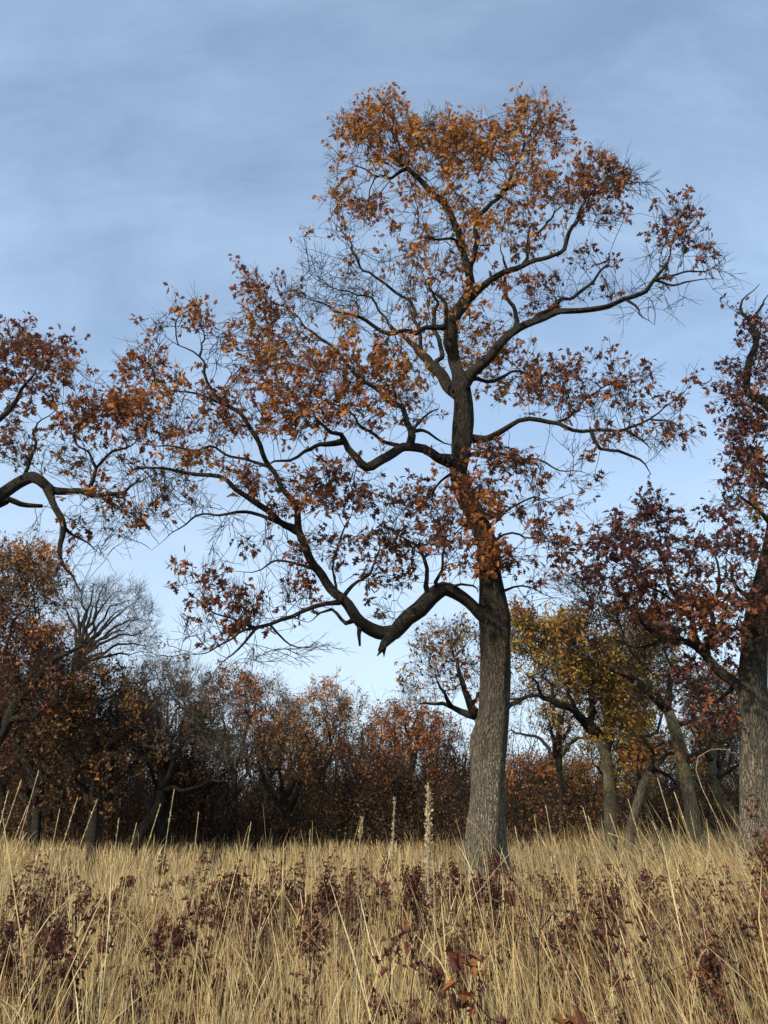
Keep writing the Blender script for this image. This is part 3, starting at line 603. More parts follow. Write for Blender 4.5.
t.build('oak_tree', 'oak at the right edge with pale straight trunk and dark maroon leaves', 'tree', None, leaf_n=(4, 9), leaf_size=0.142, sides=48, lump=.13, limb_mat=M_LIMB)

# ------------------------------------------------------------------ the smaller trees farther back, each traced
def far_tree(D, seed, trunk, limbs, blobs, name, label, group=None, step=0.3, kill=0.5, leaf_n=(5, 10), leaf=0.16, tm=None, tips=3, dens=1.0, spread=1.4, cl=.35, tmpl=None, tip=0.008, tw=None, iters=50, lm=None):
    t = Tree(D, seed, step); t.trunk(trunk)
    for e, p in limbs: t.limb(e, p)
    t.blobs(blobs, spread=spread, dens=dens); t.grow(kill=kill, infl=5, iters=iters, jit=.16, up=.15)
    return t.build(name, label, 'tree', group, leaf_n=leaf_n, leaf_size=leaf, tip=tip, tips=tips, tipr=tip * .75, tiplen=0.7, sides=20, split_limbs=False,
                   leafmat=M_FARLEAF, tmpl=tmpl or DIAM, cl=cl, trunk_mat=tm or M_POLE, twig_mat=tw or M_TWIG, limb_mat=lm)

OL, GO, BR, TA, GR = 'olive', 'gold', 'brown', 'tan', 'grey'
far_tree(27, 41, [(611, 850, 6.2), (610, 816, 5.8), (609, 781, 5.2), (606, 757, 5.2), (598, 736, 5)], [
   (-2, [(598, 737, 4.8), (584, 722, 4.2), (575, 708, 3.8), (559, 705, 3), (542, 698, 2.6), (521, 698, 1.6), (505, 690, .8)]),
   (1.5, [(588, 725, 3), (590, 700, 2.4), (592, 680, 1.8), (600, 655, 1)]), (1, [(558, 705, 1.8), (548, 680, 1.3), (535, 655, .8)]), (-1, [(544, 698, 1.4), (530, 680, 1.1), (518, 662, .6)]),
   (1, [(605, 755, 2.8), (612, 730, 2.2), (620, 705, 1.6), (632, 685, .8)]), (-1, [(576, 710, 1.8), (570, 680, 1.3), (566, 655, .7)])],
   [(524, 622, 12, 6, 14, .9, RU), (565, 628, 22, 9, 26, .8, OL), (640, 700, 14, 14, 20, .9, GO), (600, 675, 22, 10, 24, .9, OL), (520, 635, 16, 12, 22, .9, OL), (545, 640, 26, 15, 50, .95, OL), (575, 645, 24, 15, 40, .9, BR), (600, 655, 24, 15, 34, .9, OL), (530, 655, 22, 12, 26, .8, OL), (560, 665, 26, 12, 26, .8, OL), (595, 690, 20, 14, 30, .9, OL), (620, 672, 20, 12, 26, .8, OL), (618, 698, 18, 12, 34, .97, GO), (625, 722, 18, 12, 34, .97, GO), (605, 715, 14, 10, 14, .8, OL), (572, 685, 20, 8, 10, .4, OL), (540, 690, 24, 8, 10, .2, BR), (632, 750, 18, 9, 20, .95, O), (600, 735, 14, 8, 8, .6, GO), (515, 700, 20, 12, 9, .05, BR), (585, 620, 18, 8, 10, .6, TA)],
   'oak_tree', 'olive-gold oak just right of the tall centre trunk with a long limb bending left', tips=2, dens=2.7, leaf_n=(8, 15), leaf=.14)
far_tree(24, 42, [(695, 850, 7.6), (692, 813, 7), (688, 790, 6.6), (683, 764, 6.4), (675, 730, 5.8), (667, 708, 5)], [
   (-1.5, [(667, 710, 4.2), (650, 694, 3.6), (632, 680, 2.8), (615, 670, 1.8), (595, 655, 1)]), (1, [(670, 712, 3.4), (668, 690, 2.8), (672, 665, 2), (665, 640, 1.2)]),
   (1, [(650, 694, 2), (645, 670, 1.6), (630, 645, 1.2), (620, 620, .7)]), (-1, [(684, 768, 3), (700, 750, 2), (720, 740, 1.4), (740, 742, .8)]), (1, [(677, 735, 2.5), (692, 715, 2), (705, 700, 1.2)]), (1, [(680, 750, 1.8), (668, 742, 1.4), (655, 748, 1)])],
   [(600, 615, 24, 12, 34, .5, TA), (630, 625, 28, 14, 40, .55, TA), (585, 590, 18, 12, 20, .35, BR), (565, 585, 16, 10, 14, .3, BR), (660, 640, 24, 14, 30, .5, OL), (640, 660, 26, 14, 34, .6, OL), (670, 680, 24, 12, 30, .6, OL), (655, 690, 24, 12, 20, .5, TA), (700, 690, 16, 14, 14, .4, BR), (640, 705, 16, 10, 16, .5, TA), (720, 735, 22, 16, 20, .15, BR), (700, 755, 14, 10, 8, .6, RU), (620, 645, 14, 10, 12, .5, TA), (680, 700, 14, 8, 6, .1, BR)],
   'oak_tree', 'thin-leaved tan oak with a mossy slanting trunk, behind the maroon crown', tips=3, dens=1.7, leaf_n=(6, 12), leaf=.13)
far_tree(25, 43, [(628, 850, 5.2), (631, 828, 4.6), (638, 802, 4.2), (643, 785, 4), (650, 772, 3.4)], [
   (1, [(650, 773, 3), (660, 765, 2.5), (672, 757, 1.8), (690, 752, 1)]), (-1, [(648, 775, 2.4), (652, 755, 1.8), (640, 735, 1)]), (.5, [(655, 768, 1.6), (668, 775, 1.1), (680, 790, .7)])],
   [(655, 748, 18, 12, 20, .4, BR), (680, 750, 20, 10, 16, .15, BR), (640, 735, 16, 10, 14, .5, OL), (680, 785, 12, 8, 6, .1, BR)],
   'oak_tree', 'short pale trunk leaning right between the two background oaks', tips=3)
far_tree(34, 44, [(483, 850, 6), (484, 800, 5.5), (484, 760, 5), (481, 725, 4.6), (477, 716, 4.4)], [
   (-1, [(479, 718, 4), (471, 706, 3.4), (464, 690, 2.8), (462, 675, 2.2), (455, 655, 1.3), (448, 640, .8)]), (1, [(476, 716, 3.4), (467, 714, 2.8), (450, 709, 2.4), (435, 703, 1.6), (420, 703, .9)]), (-2, [(450, 709, 2), (440, 690, 1.4), (430, 670, .8)]), (2, [(472, 707, 2.2), (480, 690, 1.6), (490, 665, 1)]), (1, [(483, 740, 4), (500, 715, 3), (520, 700, 2), (535, 690, 1)])],
   [(445, 640, 26, 13, 60, .75, BR), (468, 638, 22, 13, 40, .8, BR), (430, 662, 22, 15, 46, .75, BR), (455, 665, 20, 14, 34, .7, RD), (475, 670, 14, 12, 20, .8, RU), (420, 688, 20, 10, 30, .5, BR), (445, 690, 18, 10, 24, .5, BR), (475, 692, 12, 8, 10, .4, BR), (408, 700, 10, 8, 8, .1, BR), (500, 680, 20, 20, 20, .6, BR)],
   'oak_tree', 'open brown-leaved oak seen just left of and behind the tall centre trunk', tips=3, dens=1.3, leaf_n=(3, 7), leaf=.19)
far_tree(46, 45, [(545, 850, 4), (548, 800, 3.4), (555, 765, 3)], [
   (1, [(555, 765, 2.4), (545, 745, 1.8), (528, 735, 1.2), (512, 728, .8)]), (-1, [(555, 765, 2.4), (570, 745, 1.8), (590, 735, 1)]), (-1, [(555, 766, 2), (556, 745, 1.5), (552, 722, .8)])],
   [(525, 720, 14, 14, 24, .12, GR), (555, 725, 24, 14, 44, .35, TA), (590, 730, 20, 12, 34, .4, TA), (510, 740, 10, 12, 10, .1, GR), (575, 745, 18, 10, 16, .3, BR)],
   'oak_tree', 'thin grey-brown tree low behind the olive-gold oak, sky showing through', tips=3, leaf_n=(3, 7))
far_tree(30, 46, [(760, 850, 5), (722, 800, 4.5), (712, 770, 4), (715, 745, 3)], [
   (1, [(714, 750, 2.6), (728, 735, 2), (742, 722, 1)]), (-1, [(713, 760, 2.4), (700, 740, 1.8), (690, 722, 1)]), (-1, [(715, 775, 2), (735, 765, 1.6), (760, 760, 1)])],
   [(720, 730, 26, 18, 40, .25, BR), (740, 755, 24, 14, 34, .15, GR), (700, 780, 26, 14, 34, .2, BR), (730, 790, 24, 12, 30, .3, BR), (760, 720, 20, 20, 20, .2, GR)],
   'oak_tree', 'tangled dark bare tree in front of the wood, left of the right-edge trunk', tips=4)

# wood on the left: traced leaders
fan = [(0.6 * math.cos(k), [(76 - k % 3, 662 + 3 * (k % 4), 1.9), (80 + 0.32 * (x - 76), 655 - .48 * (655 - y), 1.3), (76 + .72 * (x - 76), 655 - .8 * (655 - y), .9), (x, y, .4)])
       for k, (x, y) in enumerate([(60, 596), (72, 588), (84, 582), (97, 578), (110, 580), (122, 585), (134, 592), (145, 600), (152, 612), (158, 626), (160, 642), (150, 655), (104, 592), (128, 606), (90, 598), (140, 622)])]
far_tree(40, 51, [(52, 855, 6), (58, 800, 5), (62, 750, 4.4), (66, 712, 4), (72, 680, 3.2), (77, 655, 2.4)], fan + [
   (0, [(68, 700, 2.2), (96, 700, 1.7), (130, 686, 1.2), (160, 668, .6)]), (1, [(70, 690, 2.2), (50, 670, 1.6), (40, 650, .8)])],
   [(88, 596, 22, 14, 56, 0, GR), (118, 594, 24, 14, 64, 0, GR), (140, 612, 16, 14, 46, 0, GR), (68, 612, 10, 18, 24, 0, GR), (100, 620, 28, 16, 56, 0, GR), (132, 636, 24, 14, 48, 0, GR), (150, 640, 10, 14, 20, .03, RU), (95, 650, 28, 14, 36, 0, GR), (140, 668, 26, 12, 30, .05, BR), (60, 650, 16, 16, 16, .05, BR)],
   'bare_tree', 'leafless tree with a fan of fine upswept twigs behind the meadow at left', tips=4, dens=1.5, tw=M_GREYTWIG, tip=.0085, kill=.45, tm=M_LIMB, spread=.8)
far_tree(27, 52, [(-45, 860, 8), (-30, 800, 7), (-14, 760, 6.4), (3, 730, 5.6), (19, 700, 5), (37, 678, 4.2)], [
   (-1, [(37, 678, 3.4), (52, 665, 2.8), (66, 652, 2), (80, 640, 1)]), (1, [(19, 702, 3), (14, 670, 2.4), (10, 640, 1.6), (20, 610, 1)]), (-1, [(3, 730, 3.2), (-10, 690, 2.4), (-20, 640, 1.5)]), (1, [(30, 686, 2.4), (38, 655, 2), (40, 625, 1.3), (35, 595, .8)]), (0, [(10, 718, 3), (30, 715, 2.4), (60, 705, 1.6), (90, 708, .8)])],
   [(15, 565, 20, 12, 44, .95, BR), (35, 560, 18, 12, 34, .95, O), (45, 580, 18, 12, 36, .95, BR), (20, 590, 30, 14, 60, .9, BR), (5, 620, 26, 16, 50, .8, RD), (40, 605, 18, 12, 24, .8, BR), (50, 635, 12, 9, 20, .95, O), (20, 645, 30, 14, 44, .8, RD), (0, 670, 24, 16, 34, .7, RD), (50, 670, 26, 14, 24, .5, RD), (-30, 600, 30, 40, 60, .8, BR), (70, 700, 20, 12, 16, .6, RU), (25, 700, 26, 12, 20, .5, RD)],
   'oak_tree', 'brown and orange topped oak leaning right from the far left edge of the wood', tips=3, dens=1.9, leaf_n=(8, 14), leaf=.135, tm=M_LIMB)
far_tree(30, 53, [(134, 855, 6), (138, 838, 5.6), (148, 822, 5), (158, 806, 4.6), (161, 790, 4)], [
   (-1, [(161, 792, 3), (175, 788, 1.9), (200, 786, 1.4), (230, 778, .9), (250, 765, .5)]), (1, [(160, 792, 3), (158, 765, 2.4), (150, 735, 1.8), (140, 705, 1)]), (-1, [(160, 795, 3), (172, 765, 2.5), (182, 735, 1.8), (190, 700, 1)]), (1, [(172, 765, 2), (160, 735, 1.6), (150, 700, .9)]), (0, [(183, 735, 1.7), (210, 715, 1.2), (228, 700, .8)]), (0, [(156, 812, 3), (135, 780, 2.2), (118, 750, 1.6), (110, 720, 1)])],
   [(150, 690, 26, 20, 60, .12, GR), (185, 690, 26, 18, 70, .12, GR), (215, 710, 24, 18, 60, .1, GR), (130, 720, 26, 20, 50, .25, BR), (170, 730, 30, 20, 60, .15, BR), (215, 745, 30, 18, 50, .15, GR), (240, 760, 18, 14, 20, .1, BR), (120, 750, 22, 16, 36, .4, RD), (180, 672, 20, 9, 26, .1, GR)],
   'bare_tree', 'crooked grey-trunked tree with dense fine twigs, left of the reddish dome crown', tips=4, dens=1.2, tw=M_GREYTWIG, tip=.007, tm=M_LIMB)

def wood_tree(px, D, top, hw, bot, pal, leafy, seed, name, label, n=170, lean=0, leaf_n=(9, 16), tw=None, leaf=.145, tr=4.5, pal2=None, group=None, tips=3):
    """a tree of the wood edge: trunk at px, crown ellipse from top to bot, hw wide (pixels at its distance D)"""
    rng = np.random.default_rng(seed)
    n = n * 1.35; k = 30.0 / D * 1.1; cy = (top + bot) / 2; fork = bot - (bot - top) * 0.12
    base_y = 512 + F * math.tan(PITCH + math.atan2(EYE, D))
    tx = px + lean
    trunk = [(px, base_y + 4, tr * 1.25 * k), (px + rng.normal() * 2, base_y - 20, tr * k), (px + lean * .4 + rng.normal() * 3, (base_y + fork) / 2, tr * .9 * k), (tx, fork, tr * .8 * k)]
    limbs = []
    m = rng.integers(4, 6)
    for i in range(m):
        a = (i + .5) / m * math.pi + rng.normal() * .15
        ex = tx + math.cos(a) * hw * .75; ey = cy - math.sin(a) * (bot - top) * .38
        sy = fork + (base_y - fork) * rng.uniform(0, .45)
        sx = tx + (px - tx) * (sy - fork) / (base_y - fork)
        mx_, my_ = (sx + ex) / 2 + rng.normal() * 5, (sy + ey) / 2 + rng.uniform(-2, 8)
        limbs.append((rng.uniform(-2, 2), [(sx, sy, tr * .6 * k), (mx_, my_, tr * .42 * k), (ex, ey, tr * .16 * k)]))
    bl = []
    nb = 13
    for i in range(nb):
        a = rng.uniform(0, 2 * math.pi); q = math.sqrt(rng.uniform(0, 1)) * .78
        x = tx + math.cos(a) * hw * q; y = cy - math.sin(a) * (bot - top) / 2 * q
        lf = leafy * rng.uniform(.6, 1.2)
        bl.append((x, y, hw * .36, (bot - top) * .2, n / nb, min(lf, 1), pal if (pal2 is None or rng.uniform() < .6) else pal2))
    for i in range(6):      # broken top outline
        a = math.pi * (i + .5) / 6 + rng.normal() * .1
        bl.append((tx + math.cos(a) * hw * .85, cy - math.sin(a) * (bot - top) / 2 * .88, hw * .2, (bot - top) * .1, n / 18, min(leafy * 1.1, 1), pal))
    far_tree(D, seed, trunk, limbs, bl, name, label, group, step=.4, kill=.65, leaf_n=leaf_n, leaf=leaf, tips=tips, spread=1.8, tmpl=DIAM, tip=.009, tw=tw, iters=36, tm=M_LIMB)

G1 = 'trees of the wood edge behind the meadow'
WT = [
 # px, D, top, hw, bottom, palette, leafy, label, kwargs
 (234, 42, 672, 36, 770, RU, .95, 'rounded rust-red crown in the left wood, right of the crooked grey tree', dict(pal2='russet', n=230)),
 (272, 46, 680, 26, 780, TA, .5, 'thin greyish crown rising beside the rounded rust-red crown in the wood', dict(n=170, tw=M_GREYTWIG)),
 (282, 36, 722, 40, 800, BR, .6, 'dark straight-trunked brown oak low in the wood below the greyish crown', dict(n=190, tr=5, pal2='russet')),
 (322, 47, 684, 30, 790, O, .75, 'orange-brown domed crown in the middle of the left wood skyline', dict(n=210, pal2='dark')),
 (352, 50, 698, 24, 790, TA, .6, 'pale thin crown between the orange-brown dome and the red-topped trees', dict(n=150, tw=M_GREYTWIG)),
 (380, 44, 706, 22, 790, RU, .85, 'small rust crown with a leaning trunk near the middle of the wood', dict(n=150, lean=10)),
 (392, 40, 702, 30, 765, RU, .95, 'open red-brown tree leaning right, nearest the gap left of the centre trunk', dict(n=140, lean=22)),
 (448, 48, 732, 28, 800, 'russet', .5, 'low purplish-brown tree directly left of the tall centre trunk', dict(n=170, pal2='dark')),
 (110, 38, 690, 50, 790, 'russet', .7, 'dark red-brown crown low under the leafless fan-shaped tree', dict(n=230, pal2='dark')),
 (28, 36, 700, 50, 800, 'russet', .8, 'dark russet thicket tree at the far left below the brown and orange oak', dict(n=230, pal2='dark')),
 (200, 36, 730, 46, 810, BR, .5, 'dull brown low tree beneath the rounded rust-red crown', dict(n=200, pal2='russet')),
 (345, 38, 745, 42, 815, 'russet', .6, 'dull maroon low tree below the orange-brown dome', dict(n=190, pal2='dark')),
 (415, 39, 765, 36, 820, 'russet', .7, 'low russet tree behind the pale mullein spikes', dict(n=170, pal2='dark')),
 (528, 46, 758, 26, 815, RU, .85, 'low orange-brown tree right against the tall centre trunk', dict(n=150, pal2='dark')),
 (562, 48, 757, 28, 815, BR, .85, 'low brown tree with a flat top left of the olive-gold oak trunk', dict(n=160, pal2=O)),
 (592, 50, 765, 24, 815, O, .8, 'small orange tree behind the olive-gold oak trunk', dict(n=140, pal2='dark')),
 (650, 46, 740, 34, 812, OL, .7, 'dim brown tree behind the short leaning pale trunk', dict(n=170, tw=M_GREYTWIG)),
 (700, 48, 715, 36, 812, TA, .55, 'hazy bare-topped tree behind the mossy slanting trunk', dict(n=190, tw=M_GREYTWIG)),
 (745, 44, 700, 34, 812, GR, .35, 'grey-brown tree in the wood just left of the right-edge trunk', dict(n=180, tw=M_GREYTWIG)),
 (75, 44, 730, 40, 815, BR, .6, 'squat brown tree in the wood beneath the fan-shaped leafless tree', dict(n=170)),
 (160, 46, 668, 40, 770, BR, .7, 'brown crown filling the skyline behind the crooked grey tree', dict(n=190, pal2='russet')),
 (300, 56, 696, 36, 800, O, .7, 'far brown crown glimpsed between the greyish crown and the orange-brown dome', dict(n=170)),
 (95, 31, 668, 48, 800, BR, .65, 'dark brown oak in front of the leafless fan-shaped tree, hiding its trunk', dict(n=420, pal2='dark', tr=5)),
 (38, 32, 640, 46, 800, 'russet', .75, 'dark russet oak between the far-left leaning oak and the leafless fan', dict(n=420, pal2='dark')),
 (4, 38, 600, 44, 780, BR, .8, 'tall dark brown oak behind the leaning one at the far left edge', dict(n=420, pal2='dark')),
 (170, 33, 690, 44, 810, 'dark', .6, 'dark twiggy tree standing just right of the crooked grey-trunked tree', dict(n=340, pal2=BR)),
 (560, 37, 655, 32, 745, OL, .85, 'olive-brown crown filling in low behind the long left-bending limb of the gold oak', dict(n=200, pal2=BR, tr=3)),
 (648, 34, 622, 38, 740, OL, .75, 'loose tan and olive crown between the gold oak and the slanting mossy trunk', dict(n=260, pal2=TA, tr=3, lean=-8)),
 (716, 37, 672, 34, 780, BR, .75, 'brown and gold crown just left of the right-edge trunk, below the maroon leaves', dict(n=220, pal2=OL, tr=3.4)),
 (612, 40, 690, 30, 790, GO, .7, 'small golden crown behind the upright trunk of the gold oak', dict(n=160, pal2=OL, tr=3)),
 (-30, 40, 640, 50, 800, BR, .7, 'dark tree cut by the left edge of the wood', dict(n=220)),
 (800, 42, 690, 44, 812, BR, .5, 'dim tree beyond the right-edge trunk', dict(n=180)),
]
for i, (px, D, top, hw, bot, pal, lf, lab, kw) in enumerate(WT):
    wood_tree(px, D, top, hw, bot, pal, lf, 100 + i, 'wood_tree', lab, group=G1, **kw)

# ------------------------------------------------------------------ brush and the far wood: masses nobody could count
rng = np.random.default_rng(5)
def vnoise(x, y, s, seed):
    r = np.random.default_rng(seed); a = r.uniform(0, 6.28, 8); k = r.normal(size=(8, 2)) * s
    return sum(np.sin(x * k[i, 0] + y * k[i, 1] + a[i]) for i in range(8)) / 4

def brush(name, n, xr, Dr, hr, leafn, pals, label, seed, lsize=.2, twr=.012, prof=None):
    rng = np.random.default_rng(seed); m = MB()
    D = rng.uniform(*Dr, n); x = rng.uniform(*xr, n) * (D / Dr[1]); h = rng.uniform(*hr, n) * rng.uniform(.6, 1, n)
    if prof is not None: h = h * np.interp(384 + F * x / D, *prof)
    h = h * np.clip(.85 + .5 * vnoise(x, D, .35, seed), .35, 1.5)
    z = ground_z(x, D)
    base = np.stack([x, D, z - .1], 1)
    lean = rng.normal(size=(n, 3)) * .22; lean[:, 2] = 1
    top = base + lean * h[:, None]
    m.quick_tubes(base, top, twr * 2.2, twr)
    P = []; 
    for k in range(7):
        f = rng.uniform(.15, 1, (n, 1)); s = base + (top - base) * f
        v = rand_dir(rng, n) + np.array([0, 0, .4]); e = s + v * h[:, None] * .3 * rng.uniform(.4, 1.2, (n, 1)); m.quick_tubes(s, e, twr, twr * .5)
        v2 = v + rand_dir(rng, n) * .8; m.quick_tubes((s + e) / 2, (s + e) / 2 + v2 * h[:, None] * .18, twr * .6, twr * .35)
        P.append(e); P.append((s + e) / 2)
    P = np.concatenate(P); idx = rng.integers(0, len(P), leafn * n); q = P[idx] + rng.normal(size=(len(idx), 3)) * .3
    q[:, 2] = np.maximum(q[:, 2], .1)
    pid = rng.integers(0, len(pals), n)[idx % n]; tint = np.zeros((len(idx), 3))
    for k, pl in enumerate(pals):
        w = pid == k; tint[w] = palette(rng, pl, int(w.sum()))
    m.leaves(q, rand_dir(rng, len(q)), rand_dir(rng, len(q)), lsize * rng.uniform(.6, 1.3, len(q)), tint, DIAM, 1)
    o = m.obj(name, [M_TWIG, M_FARLEAF], None, (0, 0, 0)); return tag(o, label, None, None, 'stuff')
brush('underbrush', 3600, (-38, 38), (33, 56), (1.2, 4.6), 40, ['dark', 'dark', 'russet', 'dark', BR], 'dark brown brush under the trees of the wood', 61, lsize=.12)
brush('distant_woodland', 4200, (-75, 75), (54, 92), (3.0, 8.0), 44, ['dark', TA, 'russet', 'dark', BR], 'far mass of brown trees behind the wood edge', 62, lsize=.21, twr=.024, prof=([-200, 60, 200, 300, 430, 470, 560, 640, 760, 900], [1.9, 1.75, 1.4, 1.25, 1.05, .9, .85, 1.0, 1.25, 1.3]))

# ------------------------------------------------------------------ ground
xs = np.concatenate([np.linspace(-900, -60, 15), np.linspace(-58, 58, 117), np.linspace(60, 900, 15)])
ys = np.concatenate([np.linspace(-300, -12, 10), np.linspace(-10, 100, 111), np.linspace(110, 1500, 20)])
X, Y = np.meshgrid(xs, ys); Z = ground_z(X, Y)
nx, ny = len(xs), len(ys)
i = np.arange(ny - 1)[:, None] * nx; j = np.arange(nx - 1)[None]
q = np.stack([i + j, i + j + 1, i + nx + j + 1, i + nx + j], -1).reshape(-1)
m, N, L, out = new_mat('meadow_soil')
geo = N('ShaderNodeNewGeometry')
a = N('ShaderNodeTexNoise', _Scale=9.0, _Detail=9.0, _Roughness=.7); L(geo.outputs['Position'], a.inputs['Vector'])
cr = N('ShaderNodeValToRGB'); L(a.outputs[0], cr.inputs[0])
cr.color_ramp.elements[0].position = .35; cr.color_ramp.elements[0].color = (.035, .024, .014, 1); cr.color_ramp.elements[1].position = .7; cr.color_ramp.elements[1].color = (.13, .085, .045, 1)
bs = N('ShaderNodeBsdfPrincipled', _Roughness=1.0); L(cr.outputs[0], bs.inputs['Base Color'])
bu = N('ShaderNodeBump', _Strength=.8, _Distance=.05); L(a.outputs[0], bu.inputs['Height']); L(bu.outputs[0], bs.inputs['Normal']); L(bs.outputs[0], out.inputs[0])
me = make_mesh('ground', np.stack([X, Y, Z], -1).reshape(-1, 3), q, np.full((ny - 1) * (nx - 1), 4), mats=[m])
g = bpy.data.objects.new('ground', me); COL.objects.link(g); tag(g, kind='structure')

# ------------------------------------------------------------------ tall dry grass
def straw(rng, n):
    c = np.array([(.60, .45, .20), (.48, .35, .145), (.30, .19, .08), (.70, .56, .31), (.20, .10, .05)])
    i = rng.choice(5, n, p=[.32, .26, .17, .15, .10]); return c[i] * rng.uniform(.75, 1.15, (n, 1))

def blades(m, rng, n, D0, D1, hmul=1.0, w0=.0022, kind=0, cl=10, extra=1.5):
    nt = max(1, n // cl)
    u = rng.uniform(0, 1, nt); D = np.sqrt(D0 ** 2 + u * (D1 ** 2 - D0 ** 2)); x = rng.uniform(-1, 1, nt) * (D * .56 + extra)
    dn = vnoise(x, D, 1.6, 3); dn = dn * .6 + .7 * vnoise(x, D, 4.5, 13); keep = rng.uniform(-1.3, 1.1, nt) < dn; x = x[keep]; D = D[keep]; nt = len(x)
    th = .8 + .14 * vnoise(x, D, .8, 4) + .05 * np.clip(x / 6, -1, 1) + .16 * np.clip((x / D - .1) * 3, 0, 1)
    tl = rng.normal(size=(nt, 2)) * .10 + np.array([[-.02, 0]]) - np.stack([.24 * np.clip((x / D * 8 - .6) / 3, 0, 1), 0 * x], 1)
    ti = np.repeat(np.arange(nt), cl); k = len(ti)
    bx = x[ti] + rng.normal(size=k) * .09; by = D[ti] + rng.normal(size=k) * .09
    if kind == 0: h = th[ti] * np.where(rng.uniform(size=k) < .09, 1.05 + rng.uniform(0, .8, k) ** 2, rng.uniform(.55, 1.08, k)) * hmul
    else: h = th[ti] * rng.uniform(.25, .62, k) * hmul
    out = np.stack([bx - x[ti], by - D[ti]], 1) * 1.2
    az = rng.uniform(0, 6.28, k); bend = np.abs(rng.normal(size=k)) * (.16 if kind == 0 else .5); bend = np.where(rng.uniform(size=k) < .06, bend + .4, bend)
    lean = tl[ti] + out * .9 + rng.normal(size=(k, 2)) * np.where(rng.uniform(size=(k, 1)) < .08, .42, .08 if kind == 0 else .25)
    S = np.array([0, .3, .58, .82, 1.0])
    P = np.zeros((k, 5, 3))
    P[..., 0] = bx[:, None] + h[:, None] * (lean[:, 0:1] * S + (np.cos(az) * bend)[:, None] * S ** 2.6)
    P[..., 1] = by[:, None] + h[:, None] * (lean[:, 1:2] * S + (np.sin(az) * bend)[:, None] * S ** 2.6)
    P[..., 2] = ground_z(bx, by)[:, None] - .02 + h[:, None] * S * (1 - .25 * bend[:, None] * S ** 2)
    sa = rng.uniform(0, 3.14, k); side = np.stack([np.cos(sa), np.sin(sa) * .5, 0 * sa], 1)
    head = (rng.uniform(size=k) < .25) & (kind == 0)
    W = np.where(head[:, None], np.array([1, .8, .75, 1.9, .5])[None], np.array([1.1, .95, .8, .55, .15])[None]) * w0 * (1 + by[:, None] / 16)
    if kind == 1: W = W * 1.5
    V = np.stack([P - side[:, None] * W[..., None], P + side[:, None] * W[..., None]], 2).reshape(k, 10, 3)
    qd = np.concatenate([[2 * a, 2 * a + 1, 2 * a + 3, 2 * a + 2] for a in range(4)])
    tint = straw(rng, k)
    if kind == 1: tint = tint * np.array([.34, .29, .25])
    m.add(V.reshape(-1, 3), (np.arange(k)[:, None] * 10 + qd[None]).ravel(), np.full(k * 4, 4), 0, np.repeat(tint, 10, 0))

rng = np.random.default_rng(8)
m = MB()
blades(m, rng, 27000, 2.6, 7, cl=7, w0=.0013)
blades(m, rng, 16000, 2.3, 7, kind=1, cl=9, w0=.0015)
blades(m, rng, 34000, 7, 16, cl=8, w0=.0016)
blades(m, rng, 22000, 7, 16, kind=1, cl=10, w0=.0017)
blades(m, rng, 56000, 16, 42, cl=12, w0=.0024)
o = m.obj('tall_grass', [M_GRASS]); tag(o, 'tall straw-coloured prairie grass filling the meadow', None, None, 'stuff')

# ------------------------------------------------------------------ oak seedlings with dark red leaves among the grass
def seedling_mesh(seed, h, nl, pals, lsize, kmin=2):
    rng = np.random.default_rng(seed); st = MB(); lv = MB()
    tips = []
    for s in range(rng.integers(1, 4)):
        p = np.zeros(3); d = np.array([rng.normal() * .15, rng.normal() * .15, 1]); P = [p.copy()]
        for k in range(6):
            d = d + rng.normal(size=3) * (.12 if kmin < 4 else .05); d[2] = abs(d[2]); d /= np.linalg.norm(d); p = p + d * h / 6 * (1 - .15 * s); P.append(p.copy())
        st.tube(P, np.linspace(.006, .002, 7), 5, 0)
        for k in range(kmin, 7):
            for b in range(2):
                v = rand_dir(rng, 1)[0] * .8 + np.array([0, 0, .5]); e = P[k] + v * h * .16 * rng.uniform(.5, 1.2)
                st.tube([P[k], (P[k] + e) / 2 + rng.normal(size=3) * .01, e], [.0025, .002, .0012], 3, 0); tips += [e, (P[k] + e) / 2]
        tips.append(P[-1])
    tips = np.array(tips); q = tips[rng.integers(0, len(tips), nl)] + rng.normal(size=(nl, 3)) * .02
    X_ = rand_dir(rng, nl) + np.array([0, 0, -.15]); Y_ = rand_dir(rng, nl) + np.array([0, 0, .8])
    tint = np.concatenate([palette(rng, pals[k % len(pals)], 1) for k in range(nl)])
    lv.leaves(q, X_, Y_, lsize * rng.uniform(.6, 1.25, nl), tint, CURL, 0)
    return st, lv
def seedling(seed, loc, h, nl, pals, lsize, name, label, cat, group=None, kmin=2):
    st, lv = seedling_mesh(seed, h, nl, pals, lsize, kmin)
    r = empty(name, loc, label, cat, group); st.obj('stem', [M_TWIG], r); lv.obj('foliage', [M_LEAF], r); return r
def dup(root, loc, rz, sc):
    r = root.copy(); COL.objects.link(r); r.location = loc; r.rotation_euler = (0, 0, rz); r.scale = (sc, sc, sc)
    for ch in list(root.children): c = ch.copy(); COL.objects.link(c); c.parent = r
    return r
def gpos(px, D): x = (px - 384) / F * D / CP * 0.93; return (float(x), D, float(ground_z(np.array(x), np.array(D))) - .01)
protos = []
LAB = 'knee-high oak seedling with dark red leaves among the straw grass'
GRP = 'dark red oak seedlings scattered through the meadow'
rng = np.random.default_rng(77)
PRE = []
for k in range(6):
    PRE.append(seedling(300 + k, gpos(120 + 110 * k, 7.0 + k), .71 + .035 * k, 150 + 12 * k, ['wine', 'wine', 'wine', 'dark', 'russet'], .052, 'oak_seedling', LAB, 'shrub', GRP))
spots = []
